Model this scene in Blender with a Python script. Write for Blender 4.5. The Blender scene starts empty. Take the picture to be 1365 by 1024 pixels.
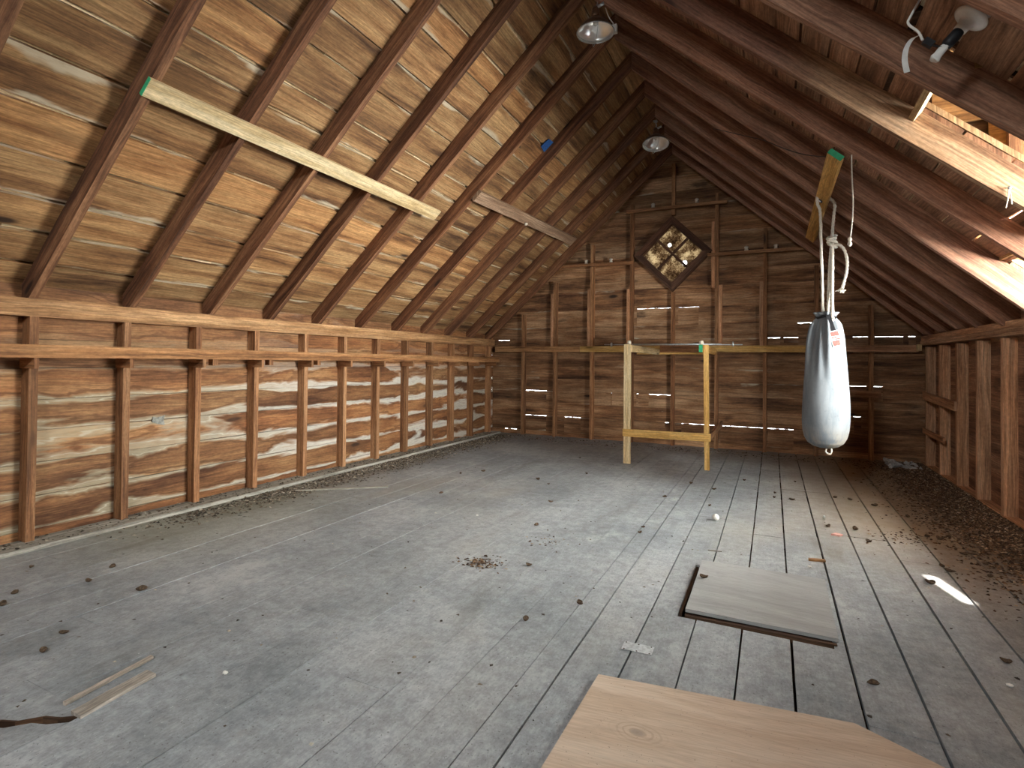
import bpy, math, random
import numpy as np
from mathutils import Vector, Matrix, Euler
random.seed(7); rs = np.random.RandomState(5)
V = Vector
SC = bpy.context.scene
COL = SC.collection
WLOC = {}

# ------------------------------------------------------------------ materials
class NT:
    def __init__(s, name):
        s.m = bpy.data.materials.new(name); s.m.use_nodes = True
        s.t = s.m.node_tree; s.n = s.t.nodes; s.l = s.t.links
        s.bsdf = s.n['Principled BSDF']; s.out = s.n['Material Output']
    def node(s, typ, **kw):
        n = s.n.new(typ)
        for k, v in kw.items(): setattr(n, k, v)
        return n
    def put(s, sock, v):
        if isinstance(v, bpy.types.NodeSocket): s.l.new(v, sock)
        elif isinstance(v, (tuple, list)) and len(v) == 3 and sock.type == 'RGBA': sock.default_value = (*v, 1)
        else: sock.default_value = v
    def math(s, op, a, b=0.0, c=None, clamp=False):
        n = s.node('ShaderNodeMath', operation=op, use_clamp=clamp)
        s.put(n.inputs[0], a); s.put(n.inputs[1], b)
        if c is not None: s.put(n.inputs[2], c)
        return n.outputs[0]
    def xyz(s, x, y, z):
        n = s.node('ShaderNodeCombineXYZ')
        for i, v in enumerate((x, y, z)): s.put(n.inputs[i], v)
        return n.outputs[0]
    def sep(s, v):
        n = s.node('ShaderNodeSeparateXYZ'); s.l.new(v, n.inputs[0]); return n.outputs
    def noise(s, vec, scale=1.0, detail=3.0, rough=0.55, dist=0.0):
        n = s.node('ShaderNodeTexNoise'); s.put(n.inputs['Vector'], vec)
        n.inputs['Scale'].default_value = scale; n.inputs['Detail'].default_value = detail
        n.inputs['Roughness'].default_value = rough; n.inputs['Distortion'].default_value = dist
        return n.outputs['Fac']
    def smooth(s, v, a, b, to0=0.0, to1=1.0):
        n = s.node('ShaderNodeMapRange', interpolation_type='SMOOTHSTEP')
        s.put(n.inputs['Value'], v)
        n.inputs['From Min'].default_value = a; n.inputs['From Max'].default_value = b
        n.inputs['To Min'].default_value = to0; n.inputs['To Max'].default_value = to1
        return n.outputs['Result']
    def ramp(s, v, stops):
        n = s.node('ShaderNodeValToRGB'); s.put(n.inputs[0], v); e = n.color_ramp.elements
        while len(e) < len(stops): e.new(0.5)
        for i, (p, c) in enumerate(stops): e[i].position = p; e[i].color = (*c, 1)
        return n.outputs[0]
    def mix(s, f, a, b, blend='MIX'):
        n = s.node('ShaderNodeMix', data_type='RGBA', blend_type=blend)
        s.put(n.inputs[0], f); s.put(n.inputs[6], a); s.put(n.inputs[7], b)
        return n.outputs[2]
    def scale(s, col, f):
        n = s.node('ShaderNodeVectorMath', operation='SCALE'); s.put(n.inputs[0], col); s.put(n.inputs['Scale'], f)
        return n.outputs[0]
    def bump(s, h, strength=0.3, dist=0.003):
        n = s.node('ShaderNodeBump'); n.inputs['Strength'].default_value = strength
        n.inputs['Distance'].default_value = dist; s.put(n.inputs['Height'], h)
        s.l.new(n.outputs[0], s.bsdf.inputs['Normal'])
    def base(s, col, rough=0.7, metal=0.0, spec=0.3):
        s.put(s.bsdf.inputs['Base Color'], col); s.put(s.bsdf.inputs['Roughness'], rough)
        s.put(s.bsdf.inputs['Metallic'], metal); s.bsdf.inputs['Specular IOR Level'].default_value = spec
    def boards(s):
        uv = s.node('ShaderNodeUVMap', uv_map='uv'); u, v, _ = s.sep(uv.outputs[0])
        a = s.node('ShaderNodeAttribute', attribute_name='bd'); r1, va, r2 = s.sep(a.outputs['Vector'])
        return u, v, r1, va, r2
    def pos(s):
        g = s.node('ShaderNodeNewGeometry'); return g.outputs['Position']

def wood(name, dark, mid, light, white=None, wamt=0.0, wedge=0.25, stain=0.0, stain_col=(0.02, 0.012, 0.008),
         knots=0.5, gs=1.0, var=0.5, rough=0.75, fine=0.35, wmask=None, bands=9.0, red=(1.0, 0.82, 0.68), warp=0.10, mott=0.35):
    s = NT(name); u, v, r1, va, r2 = s.boards()
    seed = s.math('MULTIPLY', r1, 37.0)
    w = s.noise(s.xyz(s.math('MULTIPLY', u, 1.3 * gs), s.math('MULTIPLY', v, 5.0 * gs), seed), 1, 2)
    wv = s.math('ADD', v, s.math('MULTIPLY', s.math('SUBTRACT', w, 0.5), warp))
    big = s.noise(s.xyz(s.math('MULTIPLY', u, 0.75 * gs), s.math('MULTIPLY', wv, bands * gs), seed), 1, 3.5, 0.58)
    ring = s.noise(s.xyz(s.math('MULTIPLY', u, 0.9 * gs), s.math('MULTIPLY', wv, 75 * gs), seed), 1, 4, 0.6)
    mo = s.noise(s.xyz(s.math('MULTIPLY', u, 3.2), s.math('MULTIPLY', v, 9.0), s.math('ADD', seed, 2)), 1, 5, 0.68)
    big = s.math('ADD', big, s.math('MULTIPLY', s.math('SUBTRACT', mo, 0.5), mott))
    fin = s.noise(s.xyz(s.math('MULTIPLY', u, 6.0), s.math('MULTIPLY', v, 120.0), seed), 1, 4, 0.65)
    sk = s.noise(s.xyz(s.math('MULTIPLY', u, 30.0), s.math('MULTIPLY', v, 70.0), seed), 1, 3, 0.7)
    col = s.ramp(big, [(0.30, dark), (0.47, mid), (0.66, light)])
    col = s.scale(col, s.smooth(ring, 0.3, 0.7, 1.0 - fine, 1.0 + fine * 0.6))
    col = s.scale(col, s.math('MULTIPLY', s.smooth(fin, 0.3, 0.7, 0.72, 1.18), s.smooth(sk, 0.3, 0.7, 0.84, 1.12)))
    tint = s.mix(s.math('MULTIPLY', r2, 0.7), (1, 1, 1), red)
    col = s.mix(1.0, col, tint, 'MULTIPLY')
    col = s.scale(col, s.math('ADD', 1.0 - var * 0.5, s.math('MULTIPLY', r1, var)))
    if knots:
        vo = s.node('ShaderNodeTexVoronoi'); s.put(vo.inputs['Vector'], s.xyz(s.math('MULTIPLY', u, 1.15), s.math('MULTIPLY', wv, 4.2), seed))
        vo.inputs['Scale'].default_value = 1.0
        d = vo.outputs['Distance']; gate = s.math('GREATER_THAN', s.sep(vo.outputs['Color'])[0], 1.0 - knots)
        core = s.math('MULTIPLY', s.smooth(d, 0.13, 0.05), gate)
        halo = s.math('MULTIPLY', s.smooth(d, 0.34, 0.1, 0, 0.55), gate)
        col = s.mix(halo, col, tuple(0.55 * c for c in mid)); col = s.mix(core, col, tuple(0.35 * c + 0.004 for c in dark))
    if stain:
        st = s.noise(s.xyz(s.math('MULTIPLY', u, 1.1), s.math('MULTIPLY', wv, 3.5), s.math('ADD', seed, 9)), 1, 5, 0.6)
        col = s.mix(s.smooth(st, 0.70 - 0.3 * stain, 0.86 - 0.3 * stain, 0, 0.8), col, stain_col)
    if white:
        e = s.math('MULTIPLY', s.math('ABSOLUTE', s.math('SUBTRACT', va, 0.5)), 2.0)
        wn = s.noise(s.xyz(s.math('MULTIPLY', u, 0.9), s.math('MULTIPLY', wv, 3.4), s.math('ADD', seed, 4)), 1, 4.5, 0.55, 0.8)
        sc = s.math('ADD', wn, s.math('MULTIPLY', s.math('POWER', e, 2.0), wedge))
        f = s.smooth(sc, 0.80 - 0.4 * wamt, 0.90 - 0.4 * wamt, 0, 0.85)
        if wmask:
            f = s.math('MULTIPLY', f, wmask(s))
        brk = s.noise(s.xyz(s.math('MULTIPLY', u, 14), s.math('MULTIPLY', v, 60), seed), 1, 3)
        f = s.math('MULTIPLY', f, s.smooth(brk, 0.3, 0.6, 0.72, 1.0))
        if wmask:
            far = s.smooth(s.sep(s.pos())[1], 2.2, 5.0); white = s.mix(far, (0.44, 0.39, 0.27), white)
        col = s.mix(f, col, white)
        if wmask:
            th = 0.86 - 0.4 * wamt
            ln = s.smooth(s.math('ABSOLUTE', s.math('SUBTRACT', sc, th + 0.045)), 0.016, 0.004, 0, 0.55); ln = s.math('MULTIPLY', ln, wmask(s)); col = s.mix(ln, col, (0.62, 0.58, 0.47))
            dk = s.smooth(s.math('ABSOLUTE', s.math('SUBTRACT', sc, th - 0.075)), 0.04, 0.008, 0, 0.5); col = s.mix(dk, col, tuple(0.8 * c for c in dark))
    s.base(col, rough)
    s.bump(s.math('ADD', s.math('MULTIPLY', ring, 0.7), fin), 0.35, 0.002)
    return s.m

def plain(name, col, rough=0.6, metal=0.0, nvar=0.25, nscale=40, spec=0.3):
    s = NT(name); p = s.pos(); n = s.noise(p, nscale, 3)
    s.base(s.scale(tuple(col), s.smooth(n, 0.2, 0.8, 1 - nvar, 1 + nvar)) if False else s.mix(s.smooth(n, 0.25, 0.75), tuple(c * (1 - nvar) for c in col), tuple(min(1, c * (1 + nvar)) for c in col)), rough, metal, spec)
    s.bump(n, 0.15, 0.002)
    return s.m

M = {}
M['roof'] = wood('old_roof_boards', (0.105, 0.05, 0.024), (0.305, 0.162, 0.07), (0.47, 0.29, 0.135), white=(0.55, 0.46, 0.33), wamt=0.08, wedge=0.27, fine=0.28, stain=0.2, knots=0.35, var=0.5)
M['roof_r'] = wood('old_brown_roof_boards', (0.13, 0.062, 0.036), (0.27, 0.14, 0.08), (0.38, 0.22, 0.135), white=(0.5, 0.40, 0.3), wamt=0.12, wedge=0.1, stain=0.12, knots=0.35, var=0.4)
M['shingle'] = wood('pale_shingle_backs', (0.30, 0.2, 0.10), (0.62, 0.47, 0.28), (0.8, 0.68, 0.47), knots=0, var=0.6, stain=0.3)
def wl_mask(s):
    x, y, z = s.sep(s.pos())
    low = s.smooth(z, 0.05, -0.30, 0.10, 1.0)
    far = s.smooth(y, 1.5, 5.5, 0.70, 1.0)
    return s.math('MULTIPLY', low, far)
M['wall_l'] = wood('stained_wall_boards', (0.105, 0.042, 0.018), (0.27, 0.125, 0.052), (0.40, 0.22, 0.10), white=(0.60, 0.58, 0.52), wamt=0.52, wedge=0.24, fine=0.25, stain=0.2, knots=0.4, var=0.4, wmask=wl_mask, bands=5.0)
M['wall_b'] = wood('weathered_gable_boards', (0.08, 0.038, 0.02), (0.265, 0.14, 0.068), (0.45, 0.285, 0.165), white=(0.52, 0.46, 0.35), wamt=0.26, wedge=0.12, stain=0.36, knots=0.45, var=0.5, bands=6.0)
M['wall_r'] = wood('brown_knee_wall_boards', (0.11, 0.052, 0.032), (0.26, 0.13, 0.075), (0.38, 0.22, 0.135), stain=0.25, knots=0.4, var=0.5)
M['rafter'] = wood('dark_old_rafter', (0.065, 0.028, 0.015), (0.16, 0.072, 0.037), (0.28, 0.145, 0.075), knots=0.25, var=0.4, bands=14, red=(1, .8, .65))
M['rafter_r'] = wood('dark_maroon_rafter', (0.16, 0.075, 0.045), (0.29, 0.15, 0.093), (0.39, 0.225, 0.148), knots=0.25, var=0.3, bands=14, red=(1, .8, .7))
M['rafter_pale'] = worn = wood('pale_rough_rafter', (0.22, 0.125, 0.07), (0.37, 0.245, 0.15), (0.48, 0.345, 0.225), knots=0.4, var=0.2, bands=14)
def wear_and_sunlight(m):
    # the rafter is dark up by the ridge; lower down, scraped raw wood plus painted-in sunlight
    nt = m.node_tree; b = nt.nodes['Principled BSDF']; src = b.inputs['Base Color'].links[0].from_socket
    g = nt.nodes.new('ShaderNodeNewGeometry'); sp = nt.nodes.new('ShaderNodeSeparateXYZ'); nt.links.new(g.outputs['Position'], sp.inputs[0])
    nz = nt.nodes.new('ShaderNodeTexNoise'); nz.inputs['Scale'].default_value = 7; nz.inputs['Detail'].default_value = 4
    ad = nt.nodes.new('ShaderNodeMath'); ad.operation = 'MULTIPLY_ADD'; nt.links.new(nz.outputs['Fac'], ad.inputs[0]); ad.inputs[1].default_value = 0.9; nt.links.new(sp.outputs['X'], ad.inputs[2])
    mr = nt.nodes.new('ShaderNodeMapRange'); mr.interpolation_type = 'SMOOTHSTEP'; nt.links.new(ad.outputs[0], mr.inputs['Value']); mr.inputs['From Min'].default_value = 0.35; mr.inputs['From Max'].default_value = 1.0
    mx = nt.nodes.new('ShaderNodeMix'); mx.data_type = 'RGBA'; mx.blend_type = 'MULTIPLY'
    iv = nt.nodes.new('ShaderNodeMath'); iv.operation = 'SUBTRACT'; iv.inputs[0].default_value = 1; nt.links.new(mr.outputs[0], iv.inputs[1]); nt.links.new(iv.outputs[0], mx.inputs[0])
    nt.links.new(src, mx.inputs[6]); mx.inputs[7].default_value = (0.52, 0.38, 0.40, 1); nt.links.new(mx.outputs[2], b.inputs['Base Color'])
wear_and_sunlight(worn)
M['stud'] = wood('brown_stud', (0.15, 0.066, 0.03), (0.30, 0.145, 0.066), (0.42, 0.225, 0.11), knots=0.3, var=0.5, bands=16)
M['stud_red'] = wood('reddish_stud', (0.26, 0.125, 0.066), (0.48, 0.265, 0.145), (0.60, 0.37, 0.225), knots=0.3, var=0.4, bands=16)
M['plate'] = wood('orange_brown_plate', (0.17, 0.08, 0.034), (0.34, 0.18, 0.078), (0.50, 0.295, 0.145), knots=0.3, var=0.3, bands=14)
M['cheek'] = wood('golden_cheek_boards', (0.22, 0.115, 0.04), (0.34, 0.195, 0.075), (0.43, 0.27, 0.12), knots=0.4, var=0.3, stain=0.1)
M['pine'] = wood('fresh_pine', (0.40, 0.27, 0.125), (0.60, 0.44, 0.235), (0.72, 0.58, 0.36), knots=0.5, var=0.15, bands=12, fine=0.2, red=(1, .94, .85))
M['pine_gold'] = wood('golden_pine', (0.36, 0.19, 0.05), (0.55, 0.32, 0.095), (0.66, 0.43, 0.165), knots=0.4, var=0.2, bands=12, fine=0.2, red=(1, .92, .8))
M['grey_plank'] = wood('grey_brown_plank', (0.16, 0.095, 0.06), (0.27, 0.18, 0.12), (0.38, 0.28, 0.20), knots=0.2, var=0.2, bands=10)
M['dusty'] = wood('dusty_grey_board', (0.17, 0.155, 0.13), (0.29, 0.27, 0.23), (0.40, 0.38, 0.33), knots=0.1, var=0.2, bands=8, red=(1, .97, .93))
M['dark_block'] = wood('dark_brown_block', (0.045, 0.02, 0.012), (0.09, 0.042, 0.024), (0.15, 0.075, 0.045), knots=0.2, var=0.3)
M['hatch_edge'] = wood('dark_brown_edge', (0.03, 0.015, 0.009), (0.065, 0.036, 0.02), (0.115, 0.068, 0.04), knots=0.0, var=0.3)
M['raw'] = wood('raw_split_wood', (0.28, 0.265, 0.24), (0.38, 0.36, 0.33), (0.47, 0.45, 0.42), knots=0, var=0.2)
M['green'] = plain('green_end_paint', (0.03, 0.33, 0.15), 0.6, nvar=0.15)
M['black'] = plain('black_plastic', (0.012, 0.012, 0.014), 0.5, nvar=0.2)
M['porcelain'] = plain('white_porcelain', (0.72, 0.71, 0.67), 0.25, nvar=0.04, spec=0.5)
M['white'] = plain('white_cable_sheath', (0.72, 0.71, 0.68), 0.5, nvar=0.08)
M['tin'] = plain('dull_tin', (0.46, 0.48, 0.49), 0.5, 0.2, 0.25, 60)
M['galv'] = plain('galvanised_metal', (0.52, 0.55, 0.56), 0.42, 0.85, 0.2, 60)
M['alu'] = plain('bright_spun_aluminium', (0.9, 0.9, 0.89), 0.32, 1.0, 0.05, 30)
M['socket'] = plain('brown_lamp_body', (0.16, 0.085, 0.05), 0.45, 0.5, 0.2)
M['rope'] = plain('off_white_rope', (0.60, 0.55, 0.47), 0.9, nvar=0.2, nscale=160)
M['knob'] = plain('pale_ceramic', (0.62, 0.55, 0.45), 0.4, nvar=0.15)
M['husk'] = plain('brown_husk', (0.085, 0.055, 0.034), 0.85, nvar=0.5, nscale=120)
M['paper'] = plain('grey_paper', (0.45, 0.45, 0.44), 0.8, nvar=0.25, nscale=25)
M['paper_dark'] = plain('weathered_paper', (0.27, 0.265, 0.235), 0.8, nvar=0.35, nscale=40)
M['pink'] = plain('pink_shard', (0.62, 0.33, 0.28), 0.6, nvar=0.2)
M['blue'] = plain('blue_film', (0.03, 0.10, 0.30), 0.4, nvar=0.4, nscale=60)
M['ball'] = plain('dusty_white_ball', (0.66, 0.65, 0.60), 0.5, nvar=0.1)
M['red'] = plain('red_print', (0.45, 0.06, 0.05), 0.6, nvar=0.2)
M['wirem'] = plain('dark_wire', (0.03, 0.022, 0.02), 0.5, nvar=0.1)
def glass_mat():
    s = NT('clear_glass'); tr = s.node('ShaderNodeBsdfTransparent'); gl = s.node('ShaderNodeBsdfGlossy')
    gl.inputs['Roughness'].default_value = 0.03; tr.inputs[0].default_value = (0.95, 0.97, 0.96, 1)
    mx = s.node('ShaderNodeMixShader'); mx.inputs[0].default_value = 0.07
    s.l.new(tr.outputs[0], mx.inputs[1]); s.l.new(gl.outputs[0], mx.inputs[2]); s.l.new(mx.outputs[0], s.out.inputs[0]); return s.m
M['glass'] = glass_mat()
def dirty_pane():
    s = NT('dirty_pane'); p = s.pos(); px, py, pz = s.sep(p)
    n1 = s.noise(p, 6, 5, 0.7); n2 = s.noise(p, 45, 4, 0.75)
    f = s.math('ADD', s.math('MULTIPLY', n1, 0.55), s.math('MULTIPLY', n2, 0.45))
    col = s.ramp(f, [(0.40, (0.045, 0.025, 0.014)), (0.495, (0.18, 0.125, 0.075)), (0.575, (0.48, 0.40, 0.28))])
    # two clear spots added to the pane to stand in for bursts of light
    def spot(cx, cz, r):
        dx = s.math('SUBTRACT', px, cx); dz = s.math('SUBTRACT', pz, cz)
        d = s.math('SQRT', s.math('ADD', s.math('MULTIPLY', dx, dx), s.math('MULTIPLY', dz, dz)))
        d = s.math('ADD', d, s.math('MULTIPLY', s.math('SUBTRACT', s.noise(p, 60, 2), 0.5), 0.03))
        return s.smooth(d, r, r * 0.55)
    clear = s.math('MAXIMUM', spot(-1.496, 1.905, 0.035), spot(-1.262, 1.60, 0.048))
    df = s.node('ShaderNodeBsdfDiffuse'); tl = s.node('ShaderNodeBsdfTranslucent'); ad = s.node('ShaderNodeMixShader'); ad.inputs[0].default_value = 0.5
    s.l.new(col, df.inputs[0]); s.l.new(col, tl.inputs[0])
    s.l.new(df.outputs[0], ad.inputs[1]); s.l.new(tl.outputs[0], ad.inputs[2])
    tr = s.node('ShaderNodeBsdfTransparent'); mx = s.node('ShaderNodeMixShader')
    s.l.new(clear, mx.inputs[0]); s.l.new(ad.outputs[0], mx.inputs[1]); s.l.new(tr.outputs[0], mx.inputs[2])
    s.l.new(mx.outputs[0], s.out.inputs[0]); return s.m
M['pane'] = dirty_pane()
def floor_mat():
    s = NT('grey_painted_floorboards'); u, v, r1, va, r2 = s.boards(); p = s.pos(); x, y, z = s.sep(p)
    seed = s.math('MULTIPLY', r1, 31)
    g = s.noise(s.xyz(s.math('MULTIPLY', u, 1.6), s.math('MULTIPLY', v, 55), seed), 1, 5, 0.65)
    m = s.noise(p, 1.1, 5, 0.62); m2 = s.noise(p, 7, 5, 0.7); sp = s.noise(p, 90, 2, 0.6)
    col = s.mix(s.smooth(m, 0.32, 0.68), (0.225, 0.242, 0.257), (0.355, 0.367, 0.375))
    col = s.mix(s.smooth(m2, 0.5, 0.75, 0, 0.3), col, (0.33, 0.31, 0.275))
    col = s.scale(col, s.math('MULTIPLY', s.smooth(g, 0.25, 0.75, 0.93, 1.05), s.math('MULTIPLY', s.smooth(s.noise(p, 16, 6, 0.8), 0.33, 0.67, 0.78, 1.16), s.smooth(s.noise(s.xyz(s.math('MULTIPLY', x, 90), s.math('MULTIPLY', y, 35), 0.0), 1, 3, 0.7), 0.3, 0.7, 0.86, 1.1))))
    col = s.scale(col, s.math('ADD', 0.93, s.math('MULTIPLY', r2, 0.14)))
    # worn tan areas, pale dust patches, dark scuffs
    tan = s.noise(s.xyz(s.math('MULTIPLY', x, 0.8), s.math('MULTIPLY', y, 0.35), 3.0), 1, 4, 0.6)
    col = s.mix(s.smooth(tan, 0.52, 0.72, 0, 0.38), col, (0.37, 0.335, 0.275))
    du = s.noise(s.xyz(s.math('MULTIPLY', x, 1.6), s.math('MULTIPLY', y, 1.1), 11.0), 1, 6, 0.72)
    col = s.mix(s.smooth(du, 0.57, 0.72, 0, 0.6), col, (0.50, 0.51, 0.50))
    scf = s.noise(s.xyz(s.math('MULTIPLY', x, 2.6), s.math('MULTIPLY', y, 0.55), 21.0), 1, 4, 0.6)
    col = s.mix(s.smooth(scf, 0.58, 0.72, 0, 0.55), col, (0.12, 0.112, 0.10))
    col = s.mix(s.smooth(sp, 0.64, 0.70, 0, 0.65), col, (0.085, 0.08, 0.075))
    col = s.mix(s.smooth(s.noise(p, 60, 3, 0.6), 0.67, 0.72, 0, 0.55), col, (0.55, 0.56, 0.56))
    # brown earth trodden in along the right knee wall, brown at the back, fine dirt along the left wall
    wob = s.math('MULTIPLY', s.math('SUBTRACT', s.noise(p, 1.7, 5, 0.65), 0.5), 1.5)
    dr = s.math('MULTIPLY', s.smooth(s.math('ADD', x, wob), 0.75, 1.55), s.smooth(y, 3.3, 5.6))
    col = s.mix(s.math('MULTIPLY', dr, 0.92), col, (0.062, 0.034, 0.018))
    db = s.math('MULTIPLY', s.smooth(s.math('ADD', y, wob), 7.2, 8.8), s.smooth(x, -3.0, 1.0))
    col = s.mix(s.math('MULTIPLY', db, 0.5), col, (0.15, 0.10, 0.06))
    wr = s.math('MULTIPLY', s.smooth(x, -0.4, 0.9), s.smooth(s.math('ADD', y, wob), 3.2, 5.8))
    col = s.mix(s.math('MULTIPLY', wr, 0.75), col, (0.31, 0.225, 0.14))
    dl = s.math('MULTIPLY', s.smooth(s.math('ADD', x, s.math('MULTIPLY', wob, 0.35)), -3.85, -4.25), s.smooth(y, 1.6, 4.4))
    col = s.mix(s.math('MULTIPLY', dl, 0.75), col, (0.13, 0.115, 0.09))
    gr = s.math('MULTIPLY', s.smooth(x, -2.9, -4.2), s.math('MULTIPLY', s.smooth(y, 1.5, 2.6), s.smooth(y, 4.8, 3.2)))
    col = s.mix(s.math('MULTIPLY', gr, 0.35), col, (0.24, 0.24, 0.13))
    s.base(col, s.smooth(m2, 0.3, 0.7, 0.5, 0.72), 0, 0.35)
    s.bump(s.math('ADD', g, s.math('MULTIPLY', m2, 0.6)), 0.3, 0.002)
    return s.m
M['floor'] = floor_mat()
def ply_mat(name, a, b, c, grey=0.0):
    s = NT(name); u, v, r1, va, r2 = s.boards(); p = s.pos()
    w = s.noise(s.xyz(s.math('MULTIPLY', u, 0.9), s.math('MULTIPLY', v, 1.6), 5.0), 1, 3)
    f = s.noise(s.xyz(s.math('MULTIPLY', u, 0.8), s.math('MULTIPLY', s.math('ADD', v, s.math('MULTIPLY', w, 0.5)), 9), 2.0), 1, 4)
    fi = s.noise(s.xyz(s.math('MULTIPLY', u, 9), s.math('MULTIPLY', v, 130), 1.0), 1, 3)
    col = s.ramp(f, [(0.3, a), (0.5, b), (0.7, c)]); col = s.scale(col, s.smooth(fi, 0.25, 0.75, 0.86, 1.08))
    d = s.noise(p, 3.5, 5, 0.7); col = s.mix(s.smooth(d, 0.55, 0.72, 0, 0.35), col, tuple(0.72 * k for k in a))
    pt = s.noise(p, 120, 1); col = s.mix(s.smooth(pt, 0.72, 0.78, 0, 0.6), col, (0.12, 0.09, 0.07))
    if grey == 0:
        px, py, _ = s.sep(p)
        dx = s.math('SUBTRACT', px, -0.415); dy = s.math('MULTIPLY', s.math('SUBTRACT', py, 1.885), 1.6)
        rr = s.math('SQRT', s.math('ADD', s.math('MULTIPLY', dx, dx), s.math('MULTIPLY', dy, dy)))
        rr = s.math('ADD', rr, s.math('MULTIPLY', s.math('SUBTRACT', d, 0.5), 0.06))
        rings = s.math('MULTIPLY', s.smooth(s.math('SINE', s.math('MULTIPLY', rr, 260.0)), 0.0, 1.0, 0, 0.3), s.smooth(rr, 0.13, 0.05))
        col = s.mix(rings, col, (0.28, 0.19, 0.12)); col = s.mix(s.smooth(rr, 0.035, 0.02, 0, 0.7), col, (0.30, 0.24, 0.19))
    s.base(col, 0.65); s.bump(fi, 0.2, 0.001); return s.m
M['ply'] = ply_mat('sandy_plywood', (0.48, 0.35, 0.25), (0.57, 0.44, 0.335), (0.64, 0.52, 0.41))
M['ply_grey'] = ply_mat('grey_dusty_plywood', (0.27, 0.265, 0.255), (0.32, 0.315, 0.305), (0.37, 0.36, 0.35), 1)
def bag_mat():
    s = NT('grey_white_canvas'); p = s.pos(); x, y, z = s.sep(p)
    n = s.noise(s.xyz(s.math('MULTIPLY', x, 9), s.math('MULTIPLY', y, 9), s.math('MULTIPLY', z, 2.5)), 1, 5, 0.65); n2 = s.noise(p, 26, 3, 0.6)
    col = s.mix(s.smooth(n, 0.35, 0.65), (0.135, 0.15, 0.165), (0.19, 0.205, 0.22))
    col = s.mix(s.smooth(n2, 0.60, 0.72, 0, 0.35), col, (0.10, 0.105, 0.11))
    bot = s.math('MULTIPLY', s.smooth(z, -0.50, -0.72), s.smooth(n, 0.38, 0.55))
    col = s.mix(s.math('MULTIPLY', bot, 0.6), col, (0.28, 0.23, 0.17))
    s.base(col, 0.9, 0, 0.15); wv = s.noise(p, 320, 1)
    s.bump(s.math('ADD', s.math('MULTIPLY', n, 3.0), wv), 0.2, 0.004); return s.m
M['bag'] = bag_mat()
def flake_mat(name, cols):
    s = NT(name); a = s.node('ShaderNodeAttribute', attribute_name='bd'); r1 = s.sep(a.outputs['Vector'])[0]
    n = len(cols); s.base(s.ramp(r1, [(i / (n - 1), c) for i, c in enumerate(cols)]), 0.85); return s.m
M['flake_dark'] = flake_mat('dark_leaf_litter', [(0.03, 0.017, 0.01), (0.055, 0.03, 0.017), (0.11, 0.06, 0.03), (0.20, 0.12, 0.065), (0.42, 0.34, 0.25)])
M['flake_grey'] = flake_mat('dry_nutshell_crumbs', [(0.03, 0.025, 0.02), (0.075, 0.058, 0.042), (0.14, 0.11, 0.08), (0.24, 0.2, 0.15), (0.5, 0.46, 0.38)])

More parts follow.
